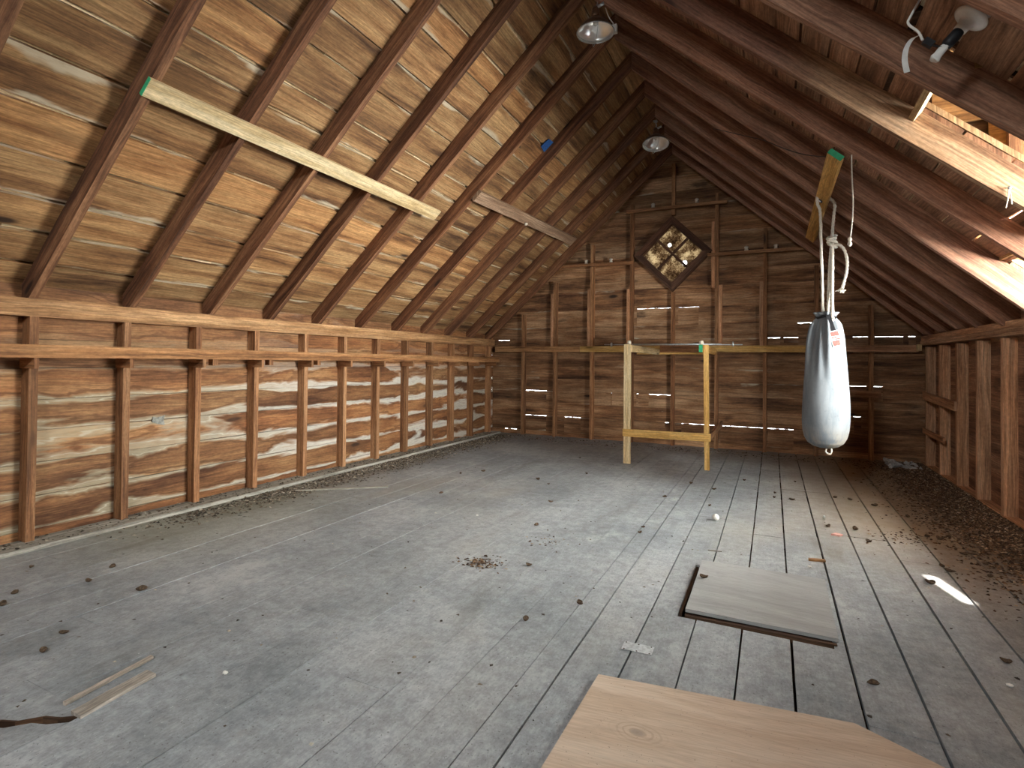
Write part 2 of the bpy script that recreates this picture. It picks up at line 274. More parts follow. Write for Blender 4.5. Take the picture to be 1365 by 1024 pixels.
# ------------------------------------------------------------------ mesh builder
class MB:
    def __init__(s): s.v = []; s.f = []; s.uv = []; s.bd = []; s.mi = []; s.sm = []
    def face(s, pts, g, off, r1, r2, wd=None, w0=0.0, w1=1.0, mi=0, smooth=False):
        b = len(s.v); s.v += [tuple(p) for p in pts]; s.f.append(tuple(range(b, b + len(pts)))); s.mi.append(mi); s.sm.append(smooth)
        n = V((0, 0, 0))
        for i in range(1, len(pts) - 1): n += (pts[i] - pts[0]).cross(pts[i + 1] - pts[0])
        n = n.normalized() if n.length > 1e-12 else V((0, 0, 1))
        gg = g
        if abs(n.dot(g)) > 0.8:
            gg = V((0, 0, 1)) if abs(n.z) < 0.7 else V((1, 0, 0))
        va = n.cross(gg); va = va.normalized() if va.length > 1e-6 else V((1, 0, 0))
        for p in pts:
            s.uv.append((p.dot(gg) + off, p.dot(va) + off * 0.37))
            q = 0.5 if wd is None else min(1, max(0, (p.dot(wd) - w0) / (w1 - w0 + 1e-9)))
            s.bd.append((r1, q, r2, 1.0))
    def beam(s, p0, p1, wv, tv, seg=0.0, jit=0.0, mi=0, rnd=None, twist=0.0, mi_end=None, taper=1.0):
        """box along p0->p1 (centre line), full width vector wv, full thickness vector tv"""
        p0, p1, wv, tv = V(p0), V(p1), V(wv), V(tv); d = p1 - p0; L = d.length; g = d.normalized()
        n = max(1, int(round(L / seg))) if seg else 1
        r1, r2 = rnd if rnd else (random.random(), random.random()); off = random.uniform(0, 60)
        wd = wv.normalized(); c0 = p0.dot(wd); W = wv.length
        rings = []
        for i in range(n + 1):
            c = p0 + d * (i / n); k = 1 + (taper - 1) * i / n
            j = lambda: random.uniform(-jit, jit)
            rings.append([c - wv * .5 * k - tv * .5 * k + wd * j(), c + wv * .5 * k - tv * .5 * k + wd * j(),
                          c + wv * .5 * k + tv * .5 * k, c - wv * .5 * k + tv * .5 * k])
            rings[-1][2] = rings[-1][1] + tv * k; rings[-1][3] = rings[-1][0] + tv * k
        a = (g, off, r1, r2, wd, c0 - W / 2, c0 + W / 2, mi)
        flip = wv.cross(tv).dot(d) < 0
        def q(pp): s.face(pp[::-1] if flip else pp, *a)
        for i in range(n):
            A, B = rings[i], rings[i + 1]
            for k in range(4): q([A[k], A[(k + 1) % 4], B[(k + 1) % 4], B[k]])
        if mi_end is not None: a = a[:-1] + (mi_end,)
        q(rings[0][::-1]); q(rings[-1]); return s
    def prism(s, pts, dv, g, wd=None, mi=0, rnd=None):
        """polygon of 3-D points extruded by dv"""
        pts = [V(p) for p in pts]; dv = V(dv); g = V(g).normalized()
        n = V((0, 0, 0))
        for i in range(1, len(pts) - 1): n += (pts[i] - pts[0]).cross(pts[i + 1] - pts[0])
        if n.dot(dv) > 0: pts = pts[::-1]
        r1, r2 = rnd if rnd else (random.random(), random.random()); off = random.uniform(0, 60)
        w0, w1 = 0, 1
        if wd is not None:
            wd = V(wd).normalized(); q = [p.dot(wd) for p in pts]; w0, w1 = min(q), max(q)
        a = (g, off, r1, r2, wd, w0, w1, mi)
        s.face(pts, *a); s.face([p + dv for p in pts][::-1], *a)
        for i in range(len(pts)):
            A, B = pts[i], pts[(i + 1) % len(pts)]; s.face([B, A, A + dv, B + dv], *a)
        return s
    def grid(s, rows, closed=True, mi=0, cap=False, rnd=(0.5, 0.5), smooth=True):
        """rows of rings of points -> shared-vertex smooth surface"""
        b = len(s.v); n = len(rows[0])
        for r in rows: s.v += [tuple(p) for p in r]
        def add(idx):
            s.f.append(tuple(idx)); s.mi.append(mi); s.sm.append(smooth)
            for k in idx: s.uv.append((s.v[k][0] + s.v[k][2], s.v[k][1])); s.bd.append((rnd[0], 0.5, rnd[1], 1))
        for i in range(len(rows) - 1):
            for j in range(n if closed else n - 1):
                k = (j + 1) % n
                add([b + i * n + j, b + i * n + k, b + (i + 1) * n + k, b + (i + 1) * n + j])
        if cap: add([b + j for j in range(n)][::-1]); add([b + (len(rows) - 1) * n + j for j in range(n)])
        return s
    def tube(s, pts, r, n=8, lobes=0, twist=0.0, depth=0.2, mi=0, taper=None):
        pts = [V(p) for p in pts]; rows = []; up = V((0.31, 0.87, 0.37)).normalized(); L = 0
        for i, p in enumerate(pts):
            t = (pts[min(i + 1, len(pts) - 1)] - pts[max(i - 1, 0)]).normalized()
            a = up - t * up.dot(t); a.normalize(); up = a; b = t.cross(a)
            if i: L += (p - pts[i - 1]).length
            rr = r * (taper[i] if taper else 1)
            rows.append([p + (a * math.cos(h) + b * math.sin(h)) * rr * (1 + (depth * math.cos(lobes * (h - twist * L)) if lobes else 0)) for h in [2 * math.pi * k / n for k in range(n)]])
        return s.grid(rows, True, mi, True)
    def lathe(s, prof, c, ax=(0, 0, 1), n=32, mi=0, fn=None):
        c = V(c); ax = V(ax).normalized(); a = ax.orthogonal().normalized(); b = ax.cross(a); rows = []
        for r, h in prof:
            rows.append([c + ax * h + (a * math.cos(t) + b * math.sin(t)) * max(r, 1e-4) * (fn(t, h) if fn else 1) for t in [2 * math.pi * k / n for k in range(n)]])
        return s.grid(rows, True, mi)

def build(name, mb, mats, parent=None, origin=None):
    me = bpy.data.meshes.new(name); v = np.array(mb.v, float)
    o3 = V(origin) if origin is not None else V((*((v.min(0) + v.max(0)) / 2)[:2], v[:, 2].min()))
    me.from_pydata([tuple(p) for p in v - np.array(o3)], [], mb.f)
    for m in (mats if isinstance(mats, (list, tuple)) else [mats]): me.materials.append(M[m])
    uv = me.uv_layers.new(name='uv'); uv.data.foreach_set('uv', np.array(mb.uv, np.float32).ravel())
    ca = me.color_attributes.new('bd', 'FLOAT_COLOR', 'CORNER'); ca.data.foreach_set('color', np.array(mb.bd, np.float32).ravel())
    me.polygons.foreach_set('material_index', mb.mi); me.polygons.foreach_set('use_smooth', mb.sm)
    me.update()
    o = bpy.data.objects.new(name, me); COL.objects.link(o)
    WLOC[o.name] = o3
    if parent is not None: o.parent = parent; o.location = o3 - WLOC[parent.name]
    else: o.location = o3
    return o
def empty(name, loc):
    o = bpy.data.objects.new(name, None); COL.objects.link(o); o.location = loc; o.empty_display_size = 0.1; WLOC[o.name] = V(loc); return o
def tag(o, label, cat, group=None, kind=None):
    o['label'] = label; o['category'] = cat
    if group: o['group'] = group
    if kind: o['kind'] = kind
    return o
def struct(o): o['kind'] = 'structure'; return o
ORD = ['first', 'second', 'third', 'fourth', 'fifth', 'sixth', 'seventh', 'eighth', 'ninth', 'tenth', 'eleventh', 'twelfth', 'thirteenth']

# ------------------------------------------------------------------ the place
ZF = -1.30                      # floor (the camera stands at z = 0)
XL, XR, XRG = -4.60, 1.76, -1.42
XLS, XRS, YB, YBS = -4.70, 1.86, 8.80, 8.90
YN = -1.9                       # gable wall behind the camera
ZE, ZR = 0.41, 3.28             # rafter undersides at the eaves / the ridge
TH = math.atan2(ZR - ZE, XRG - XL); CT, ST = math.cos(TH), math.sin(TH)
sL, nL = V((CT, 0, ST)), V((-ST, 0, CT)); sR, nR = V((-CT, 0, ST)), V((ST, 0, CT))
RD = 0.14
OL, OR = V((XL, 0, ZE)), V((XR, 0, ZE))
rafY = [1.235, 1.90, 2.545, 3.22, 3.867, 4.515, 5.216, 5.93, 6.607, 7.25, 7.93, 8.60]
zl = lambda x, off=0: ZE + (x - XL) * math.tan(TH) + off / CT
zr = lambda x, off=0: ZE + (XR - x) * math.tan(TH) + off / CT

# floor ----------------------------------------------------------------
holes = [(-0.436, 2.885, 0.262, 3.66), (-2.70, 0.78, -2.255, 1.12)]
seams = [-4.72, -4.50, -4.27, -4.05, -3.82, -3.60, -3.37, -3.15, -2.92, -2.70, -2.48, -2.255, -2.03, -1.80, -1.58, -1.355, -1.13, -0.905, -0.675, -0.455, -0.345 + .11, -0.235 + .22]
seams = [-4.72 + 0.2245 * i for i in range(17)]
seams = [x for x in seams if x < -1.25] + [-1.14, -0.93, -0.80, -0.57, -0.345, -0.13, 0.084, 0.312, 0.53, 0.77, 1.0, 1.24, 1.47, 1.70, 1.88]
fl = MB()
def cut(rects, h):
    out = []
    for (a, b, c, d) in rects:
        if h[2] <= a or h[0] >= c or h[3] <= b or h[1] >= d: out.append((a, b, c, d)); continue
        if h[1] > b: out.append((a, b, c, h[1]))
        if h[3] < d: out.append((a, h[3], c, d))
        if h[0] > a: out.append((a, max(b, h[1]), h[0], min(d, h[3])))
        if h[2] < c: out.append((h[2], max(b, h[1]), c, min(d, h[3])))
    return out
joints = {-0.13: [2.60, 5.9], 0.084: [2.33], 0.312: [2.33], -0.57: [3.0], -0.80: [2.95], -0.345: [2.88]}
for a, b in zip(seams[:-1], seams[1:]):
    gap = 0.0026 if a < -0.95 else (0.008 if a < -0.2 else 0.011)
    ys = [YN, random.uniform(0, 2.2), random.uniform(3.6, 5.6), random.uniform(6.4, 8), YBS]
    if a >= 0.0 and a < 0.4: ys = [YN, 2.33, 6.3, YBS]
    for y0, y1 in zip(ys[:-1], ys[1:]):
        r = (random.random(), random.random()); dz = random.uniform(-0.0015, 0.0015)
        for (x0, q0, x1, q1) in cut(cut([(a + gap / 2, y0 + 0.002, b - gap / 2, y1 - 0.002)], holes[0]), holes[1]):
            if x1 - x0 < 0.003 or q1 - q0 < 0.003: continue
            fl.beam(((x0 + x1) / 2, q0, ZF - 0.0125 + dz), ((x0 + x1) / 2, q1, ZF - 0.0125 + dz), (x1 - x0, 0, 0), (0, 0, 0.025), seg=0.5, jit=0.0012, rnd=r)
jag = [(-2.70 + 0.445 * i / 8, 0.785 + 0.285 * i / 8 + (0.012 * math.sin(i * 2.3) if 0 < i < 8 else 0)) for i in range(9)]
fl.prism([(-2.70, .782, ZF - .025), (-2.257, .782, ZF - .025)] + [(x, y - .012, ZF - .025) for x, y in jag[::-1][:-1]], (0, 0, .025), (0, 1, 0))
fl.prism([(x, y + .030, ZF - .025) for x, y in jag] + [(-2.257, 1.118, ZF - .025), (-2.70, 1.118, ZF - .025)], (0, 0, .026), (0, 1, 0))
for (xa, ya), (xb, yb) in zip(jag[:-1], jag[1:]): fl.beam((xa, ya + .026, ZF - .012), (xb, yb + .026, ZF - .012), (0, .009, 0), (0, 0, .026), mi=1)
fl.beam((-2.48, .78, ZF - 0.045), (-2.48, 1.12, ZF - 0.045), (.5, 0, 0), (0, 0, 0.01), mi=1)
fl.beam((-1.42, YN, ZF - 0.10), (-1.42, YBS, ZF - 0.10), (6.8, 0, 0), (0, 0, 0.03), mi=1)
for y in (YN - .015, YBS + .03): fl.beam((-4.75, y, -1.36), (1.92, y, -1.36), (0, .02, 0), (0, 0, .17), mi=1)
for x in (-4.735, 1.90): fl.beam((x, YN, -1.36), (x, YBS, -1.36), (.02, 0, 0), (0, 0, .17), mi=1)
for y in [0.2 + 0.6 * i for i in range(15)]:
    fl.beam((-4.7, y, ZF - 0.055), (1.86, y, ZF - 0.055), (0, 0.05, 0), (0, 0, 0.055), mi=1)
struct(build('floor', fl, ['floor', 'hatch_edge']))

# knee walls -----------------------------------------------------------
def rows_wall(mb, x, sgn, seamz, ylist, mi=0, gap=0.006, t=0.022, cutf=None, joints=None):
    for z0, z1 in zip(seamz[:-1], seamz[1:]):
        y = ylist[0]
        while y < ylist[1] - 0.05:
            y2 = y + random.uniform(2.2, 4.2)
            if joints: y2 = min(joints, key=lambda q: abs(q - y2) + (9 if q < y + 0.3 else 0))
            if y2 > ylist[1] - 0.7 or y2 <= y + 0.3: y2 = ylist[1]
            g = random.uniform(0.2, 1) * gap
            rng = [(y + .0015, y2 - .0015)]
            if cutf: rng = cutf(z0, z1, rng)
            rr = (random.random(), random.random())
            for a, b in rng:
                mb.beam((x + sgn * t / 2, a, (z0 + z1) / 2), (x + sgn * t / 2, b, (z0 + z1) / 2), (0, 0, z1 - z0 - g), (sgn * t, 0, 0), seg=0.45, jit=gap * 0.35, mi=mi, rnd=rr)
            y = y2
wl = MB(); rows_wall(wl, XLS, -1, [ZF - 0.02, -1.21, -0.98, -0.745, -0.52, -0.30, -0.075, 0.13, 0.33, 0.56], (YN, YBS), joints=[1.91, 2.51, 3.10, 3.70, 4.33, 4.93, 5.535, 6.15, 6.76, 7.36, 7.98])
wl.beam((XLS - 0.04, YN, -0.37), (XLS - 0.04, YBS, -0.37), (0, 0, 1.95), (0.025, 0, 0), mi=1)
struct(build('wall_left', wl, ['wall_l', 'hatch_edge']))
DY0, DY1 = 3.16, 5.26            # the dormer on the right
def kcut(z0, z1, rng):
    if z0 < -0.26 or z1 > 0.19: return rng
    out = []
    for a, b in rng:
        if b <= 3.86 or a >= 5.24: out.append((a, b)); continue
        if a < 3.86: out.append((a, 3.86))
        if b > 5.24: out.append((5.24, b))
    return out
wr = MB(); rows_wall(wr, XRS, 1, [ZF - 0.02, -1.16, -0.93, -0.70, -0.48, -0.25, -0.03, 0.18, 0.36], (YN, YBS), gap=0.004, cutf=kcut)
wr.beam((XRS + 0.02, DY1, 0.45), (XRS + 0.02, YBS, 0.45), (0, 0, 0.19), (0.02, 0, 0)); wr.beam((XRS + 0.02, YN, 0.45), (XRS + 0.02, DY0, 0.45), (0, 0, 0.19), (0.02, 0, 0))
wr.beam((XRS + 0.05, YN, -0.45), (XRS + 0.05, 3.86, -0.45), (0, 0, 1.75), (0.025, 0, 0), mi=1); wr.beam((XRS + 0.05, 5.24, -0.45), (XRS + 0.05, YBS, -0.45), (0, 0, 1.75), (0.025, 0, 0), mi=1)
wr.beam((XRS + 0.05, 3.86, -.79), (XRS + 0.05, 5.24, -.79), (0, 0, 1.07), (0.025, 0, 0), mi=1)
struct(build('wall_right', wr, ['wall_r', 'hatch_edge']))

# gable wall with the diamond window ---------------------------------------
WX, WZ, WH = -1.445, 1.755, 0.53
bs = [ZF - 0.02, -1.22, -0.95, -0.72, -0.505, -0.29, -0.08, 0.17, 0.40, 0.615, 0.90, 1.225, 1.47, WZ, 2.04, 2.285, 2.53, 2.77, 3.02, 3.27, 3.52]
leaks = {-1.22: [(-4.45, -4.20)], -0.95: [(-4.05, -3.62), (-3.28, -2.98), (-1.56, -1.50), (-1.30, -0.80), (-0.72, -0.12), (-0.06, 0.28)],
         -0.505: [(-4.06, -3.62), (-2.02, -1.99), (-1.82, -1.46), (-2.45, -2.43)], -0.29: [(0.98, 1.18), (1.25, 1.37)], 0.40: [(-4.60, -4.36), (0.15, 0.34), (1.28, 1.60), (1.66, 1.74), (-0.06, .10), (1.02, 1.2)],
         0.615: [(0.33, 0.52)], 0.90: [(-2.02, -1.47), (-1.36, -1.05)], -0.72: [(1.03, 1.12)]}
leakh = {-0.505: 0.016, -0.95: 0.010, 0.40: 0.009, 0.615: 0.022, 0.90: 0.007, -0.29: 0.009, -1.22: 0.012, -0.72: 0.018}
wb = MB()
def xl_at(z): return XL + (z - ZE - RD / CT) / math.tan(TH)
for z0, z1 in zip(bs[:-1], bs[1:]):
    a = max(XLS - 0.02, xl_at(z0) - 0.02); b = 2 * XRG - a + 0.0
    if z0 < 0.5: b = XRS + 0.02
    k = lambda z: WH * max(0.0, 1 - abs(z - WZ) / WH)
    y0 = YBS
    def piece(pts): wb.prism([(x, y0, z) for x, z in pts], (0, 0.022, 0), (1, 0, 0), wd=(0, 0, 1))
    if k(z0) > 0.01 or k(z1) > 0.01:
        piece([(a, z0), (WX - k(z0), z0), (WX - k(z1), z1), (a, z1)]); piece([(WX + k(z0), z0), (b, z0), (b, z1), (WX + k(z1), z1)]); continue
    # butt joints, and worn edges let daylight through along some seams
    lk = leaks.get(z1, []); h = leakh.get(z1, 0)
    xs = sorted({a, b, *[x for l in lk for x in l]}); joint = random.choice([-3.43, -2.09, -0.77, 0.57]); r = None
    for x0, x1 in zip(xs[:-1], xs[1:]):
        leak = any(abs(l[0] - x0) < 1e-6 for l in lk)
        if r is None or (x0 > joint and random.random() < 0.3): r = (random.random(), random.random())
        top = z1 - (h if leak else 0.0015)
        n = max(1, int((x1 - x0) / (0.035 if leak else 0.35))); zt = [(z1 - .001 if random.random() < 0.2 else z1 - h * random.uniform(0.15, 0.95)) if leak else top + random.uniform(-.001, .001) for _ in range(n + 1)]
        xx = [x0 + (x1 - x0) * i / n for i in range(n + 1)]
        off = random.uniform(0, 60)
        wb.prism([(x0, y0, z0 + 0.0015), (x1, y0, z0 + 0.0015)] + [(x, y0, min(z, z1 - 0.001)) for x, z in zip(xx[::-1], zt[::-1])], (0, 0.022, 0), (1, 0, 0), wd=(0, 0, 1), rnd=r)
    # cover strip outside the seam except where the light comes in
    if lk:
        cx = [a] + [x for l in sorted(lk) for x in l] + [b]
        strips = list(zip(cx[0::2], cx[1::2]))
    else: strips = [(a, b)]
    for x0, x1 in strips:
        if x1 - x0 > 0.01: wb.beam((x0, y0 + 0.030, z1), (x1, y0 + 0.030, z1), (0, 0, 0.08), (0, 0.012, 0))
struct(build('wall_back', wb, ['wall_b']))
# gable wall behind the photographer
wf = MB()
for z0, z1 in zip([-1.32 + 0.24 * i for i in range(20)], [-1.32 + 0.24 * i for i in range(1, 21)]):
    a = max(XLS - 0.02, xl_at(z0) - 0.02); b = min(XRS + 0.02, 2 * XRG - a)
    if b <= a: continue
    for p, q in ([(a, b)] if z1 < 1.57 or z0 > 2.03 else [(a, -1.65), (-0.75, b)]):
        if q > p: wf.beam((p, YN - 0.011, (z0 + z1) / 2), (q, YN - 0.011, (z0 + z1) / 2), (0, 0, z1 - z0 + 0.002), (0, 0.022, 0))
struct(build('wall_front', wf, ['wall_b']))
w5 = struct(empty('window_5', (-1.2, YN - .01, 1.56))); fr = MB()  # added window, unseen, with its wall opening, to let in fill light
for z in (1.58, 2.02): fr.beam((-1.65, YN - .01, z), (-.75, YN - .01, z), (0, 0, .04), (0, .05, 0))
for x in (-1.63, -.77): fr.beam((x, YN - .01, 1.60), (x, YN - .01, 2.00), (.04, 0, 0), (0, .05, 0))
build('frame', fr, ['dark_block'], w5)
build('pane', MB().beam((-1.61, YN - .01, 1.8), (-.79, YN - .01, 1.8), (0, 0, .4), (0, .004, 0)), ['glass'], w5)

# roof boarding ---------------------------------------------------------
XD0, XD1 = 0.69, 1.60            # the boarding is cut away from here outwards, for the dormer
DYA, DYB, DYE = 3.248, 3.842, 5.19
def dormer_span(x):
    return (DYA, DYB if x < XD1 else DYE)
ce = MB()
SMAX = (XRG - XL + RD * ST) / CT
def roof_side(O, s, n, wlist, mi, right=False):
    d = -0.12; idx = 0
    while d < SMAX - 0.01:
        w = random.choice(wlist); e = min(d + w, SMAX)
        wide = random.random()
        g = random.uniform(0.005, 0.010) if wide < 0.35 else random.uniform(0.014, 0.036)
        y = YN
        c = O + s * ((d + e) / 2) + n * (RD + 0.012)
        while y < YBS:
            y2 = min(YBS, random.choice([yy for yy in rafY if yy > y + 1.2] + [YBS] * 1) if y < 7 else YBS)
            rng = [(y + 0.001, y2 - 0.001)]
            if right and c.x > XD0:
                lo, hi = dormer_span(c.x + (e - d) * CT / 2 - 0.05); nr = []
                for p, q in rng:
                    if q <= lo or p >= hi: nr.append((p, q))
                    else:
                        if p < lo: nr.append((p, lo))
                        if q > hi: nr.append((hi, q))
                rng = nr
            r = (random.random(), random.random())
            for p, q in rng:
                if q - p > 0.02: ce.beam((c.x, p, c.z), (c.x, q, c.z), s * (e - d - g), n * 0.024, seg=0.33, jit=0.0035, mi=mi, rnd=r)
            y = y2
        d = e; idx += 1
roof_side(OL, sL, nL, [0.27, 0.29, 0.30, 0.31, 0.22], 0)
roof_side(OR, sR, nR, [0.22, 0.25, 0.20, 0.28], 1, True)
# shingle layer above, in courses, so the gaps show pale shingle backs
def backing(O, s, n, right=False):
    d = -0.15
    while d < SMAX + 0.06:
        e = d + 0.4
        c = O + s * ((d + e) / 2) + n * (RD + 0.045); y = YN
        spans = [(YN, YBS + 0.02)]
        if right and c.x + 0.15 > XD0:
            lo, hi = dormer_span(c.x + 0.15)
            spans = [(YN, lo), (hi, YBS + 0.02)]
        for a, b in spans:
            y = a
            while y < b:
                y2 = min(b, y + random.uniform(0.25, 0.5)); ce.beam((c.x, y, c.z), (c.x, y2, c.z), s * (e - d), n * 0.03, mi=2); y = y2
        d = e
backing(OL, sL, nL); backing(OR, sR, nR, True)
struct(build('ceiling', ce, ['roof', 'roof_r', 'shingle']))

# the dormer (its windows are out of frame to the right) ----------------------------
XDW = 2.06; zrd = zr(XD0, RD) + 0.03
dm = MB()
y = DYA - 0.06                                   # shed roof, boards running outwards
while y < DYB + 0.06:
    dm.beam((XD0 - 0.03, y + 0.105, zrd + 0.03), (XDW + 0.15, y + 0.105, zrd - 0.03), (0, 0.207, 0), (0, 0, 0.024), seg=0.4, jit=0.002); y += 0.21
dm.beam((XD0 - 0.1, (DYA + DYB) / 2, zrd + 0.07), (XDW + 0.2, (DYA + DYB) / 2, zrd), (0, DYB - DYA + 0.4, 0), (0, 0, 0.03), mi=1)
z2 = zr(XD1, RD) + 0.05                          # lower shed beside it, with one open slit between its boards
def slab(x0, x1, y0, y1, k0=0.0, k1=0.0): dm.prism([(x0 + k0, y0, z2), (x1, y0, z2), (x1, y1, z2), (x0 + k1, y1, z2)], (0, 0, 0.04), (0, 1, 0))
slab(XD1 - 0.08, 2.2, DYB + .06, 4.02); slab(XD1 - 0.08, 2.2, 4.40, DYE + .08)
dm.prism([(XD1 - .08, 4.02, z2), (1.785, 4.02, z2), (1.675, 4.40, z2), (XD1 - .08, 4.40, z2)], (0, 0, .04), (0, 1, 0))
dm.prism([(1.85, 4.02, z2), (2.2, 4.02, z2), (2.2, 4.40, z2), (1.75, 4.40, z2)], (0, 0, .04), (0, 1, 0))
struct(build('ceiling_dormer', dm, ['cheek', 'hatch_edge']))
wc_ = MB()
def cheek(yy, sg, top, x_from):
    z = 0.22
    while z < top + 0.02:
        z1 = min(z + 0.235, top + 0.045)
        x0 = XR + (ZE + RD / CT - z) / math.tan(TH) - 0.03
        if XDW - x0 > .05: wc_.beam((max(x_from, x0), yy, (z + z1) / 2), (XDW + .03, yy, (z + z1) / 2), (0, 0, z1 - z - 0.006), (0, 0.022, 0), seg=0.4, jit=0.002)
        z = z1
    wc_.prism([(x_from, yy + sg * .02, zr(x_from, RD) + .01), (XDW + .05, yy + sg * .02, zr(XDW + .05, RD) + .01), (XDW + .05, yy + sg * .02, top + .06), (x_from, yy + sg * .02, top + .08)], (0, sg * 0.02, 0), (1, 0, 0), mi=1)
cheek(DYA - .05, -1, zrd, XD0 - .1); cheek(DYE + .06, 1, z2, XD1 - .08)
# far cheek of the upper dormer stands on the rafter, above the lower shed
z = 0.93
wc_.prism([(XD1 - .08, DYB + .072, z2 + .04), (XDW + .05, DYB + .072, z2 + .04), (XDW + .05, DYB + .072, zrd + .04), (XD0 - .1, DYB + .072, zrd + .08), (XD0 - .1, DYB + .072, zr(XD0 - .1, RD) + .01)], (0, .02, 0), (1, 0, 0), mi=1)
z = 0.70
while z < zrd + .02:
    z1 = min(z + .235, zrd + .045); x0 = max(XD0 - .1, XR + (ZE + RD / CT - z) / math.tan(TH) - 0.03)
    wc_.beam((x0, DYB + .055, (z + z1) / 2), (XDW + .03, DYB + .055, (z + z1) / 2), (0, 0, z1 - z - .006), (0, .022, 0), seg=.4, jit=.002); z = z1
struct(build('wall_dormer', wc_, ['cheek', 'hatch_edge']))
def window(n, x, y0, y1, z0, z1, bars):
    w = struct(empty('window_%d' % n, (x, (y0 + y1) / 2, z0))); fr = MB()
    for z in (z0 + .02, z1 - .02): fr.beam((x, y0, z), (x, y1, z), (0, 0, .04), (.05, 0, 0))
    for y in (y0 + .02, y1 - .02): fr.beam((x, y, z0 + .04), (x, y, z1 - .04), (0, .04, 0), (.05, 0, 0))
    build('frame', fr, ['dark_block'], w)
    for k in range(bars):
        ym = y0 + (y1 - y0) * (k + 1) / (bars + 1)
        build('muntin', MB().beam((x + .01, ym, z0 + .04), (x + .01, ym, z1 - .04), (0, .035, 0), (.03, 0, 0)), ['dark_block'], w)
    build('pane', MB().beam((x + .01, y0 + .04, (z0 + z1) / 2), (x + .01, y1 - .04, (z0 + z1) / 2), (0, 0, z1 - z0 - .08), (.004, 0, 0)), ['glass'], w)
KW = (3.86, 5.24, -0.25, 0.18)                   # window in the knee wall below
window(2, XDW + .01, DYA + .02, DYB - .02, 0.46, 1.0, 0)
window(3, XDW + .01, DYB + .08, DYE - .02, 0.46, 0.76, 1)
window(4, XRS + .02, KW[0], KW[1], KW[2], KW[3], 1)
wd_ = MB()
wd_.beam((XDW + .01, DY0, 0.28), (XDW + .01, DY1, 0.28), (0, 0, 0.36), (0.03, 0, 0)); wd_.beam((1.96, DY0, 0.32), (1.96, DY1, 0.32), (.2, 0, 0), (0, 0, .03))
wd_.beam((XDW + .01, DYA - .07, (1.0 + zrd) / 2 + .03), (XDW + .01, DYB + .08, (1.0 + zrd) / 2 + .03), (0, 0, zrd - 1.0 + .1), (0.03, 0, 0))
wd_.beam((XDW + .01, DYB + .03, 0.46), (XDW + .01, DYB + .03, 1.4), (0, .10, 0), (0.03, 0, 0)); wd_.beam((XDW + .01, DYA - .03, 0.46), (XDW + .01, DYA - .03, 1.4), (0, .10, 0), (0.03, 0, 0))
wd_.beam((XDW + .01, DYE + .03, 0.46), (XDW + .01, DYE + .03, z2), (0, .10, 0), (0.03, 0, 0)); wd_.beam((XDW + .01, DYB + .06, .80), (XDW + .01, DYE + .08, .80), (0, 0, .08), (.03, 0, 0))
struct(build('wall_dormer_front', wd_, ['wall_r']))

# diamond window ------------------------------------------------------------
w1 = struct(empty('window_1', (WX, YB, WZ - WH)))
f = MB(); HO = 0.605; HI = 0.465
cs = [(0, 1), (1, 0), (0, -1), (-1, 0)]
for i in range(4):
    a, b = cs[i], cs[(i + 1) % 4]
    f.prism([(WX + a[0] * HO, YB - 0.03, WZ + a[1] * HO), (WX + b[0] * HO, YB - 0.03, WZ + b[1] * HO), (WX + b[0] * HI, YB - 0.03, WZ + b[1] * HI), (WX + a[0] * HI, YB - 0.03, WZ + a[1] * HI)], (0, 0.125, 0), V((b[0] - a[0], 0, b[1] - a[1])))
build('frame', f, ['dark_block'], w1)
for d1 in ((1, 1), (1, -1)):
    q = MB(); hw = 0.235; e = V((d1[0], 0, d1[1])).normalized(); pz = V((-e.z, 0, e.x)); c = V((WX, YB + (0.055 if d1[1] == 1 else 0.051), WZ))
    q.beam(c - e * 0.325, c + e * 0.325, pz * 0.038, (0, 0.03, 0)); build('muntin', q, ['dark_block'], w1)
for i, cc in enumerate([(0, 1), (1, 0), (0, -1), (-1, 0)]):
    q = MB(); cx, cz, h = WX + cc[0] * 0.2325, WZ + cc[1] * 0.2325, 0.238
    q.prism([(cx, YB + 0.062, cz + h), (cx + h, YB + 0.062, cz), (cx, YB + 0.062, cz - h), (cx - h, YB + 0.062, cz)], (0, 0.004, 0), (1, 0, 0)); build('pane', q, ['pane'], w1)

# plates and rails -----------------------------------------------------------
def lumber(name, p0, p1, wv, tv, mat, label=None, cat=None, group=None, seg=0.5, jit=0.0015, parent=None, **k):
    b = MB().beam(p0, p1, wv, tv, seg=seg, jit=jit, **k); o = build(name, b, mat, parent)
    if label: tag(o, label, cat, group)
    return o
lumber('sole_plate', (-4.575, YN + .01, ZF + 0.015), (-4.575, YB - .03, ZF + 0.015), (0.23, 0, 0), (0, 0, 0.03), ['dusty'], 'dusty grey board lying flat under the left wall studs, along the floor', 'wall plate')
lumber('top_plate', (-4.65, YN + .01, 0.345), (-4.65, YB - .03, 0.345), (0, 0, 0.125), (0.10, 0, 0), ['plate'], 'long brown beam along the top of the left wall, rafters resting on it', 'wall plate')
lumber('wall_rail', (-4.485, YN + .01, 0.045), (-4.485, 8.70, 0.038), (0, 0, 0.088), (0.045, 0, 0), ['plate'], 'long light brown rail running across the left wall studs below the top plate', 'rail')
lumber('sole_plate', (1.815, YN + .01, ZF + 0.02), (1.815, YB - .03, ZF + 0.02), (0.10, 0, 0), (0, 0, 0.04), ['stud_red'], 'dark reddish board under the right wall studs, half buried in leaf litter', 'wall plate')
tp = MB().beam((1.81, YN + .01, 0.275), (1.81, YB - .03, 0.30), (0, 0, 0.06), (0.10, 0, 0), seg=.5, jit=.001)
tp.beam((1.815, YN + .01, 0.335), (1.815, YB - .03, 0.362), (0, 0, 0.058), (0.09, 0, 0), seg=.5, jit=.001)
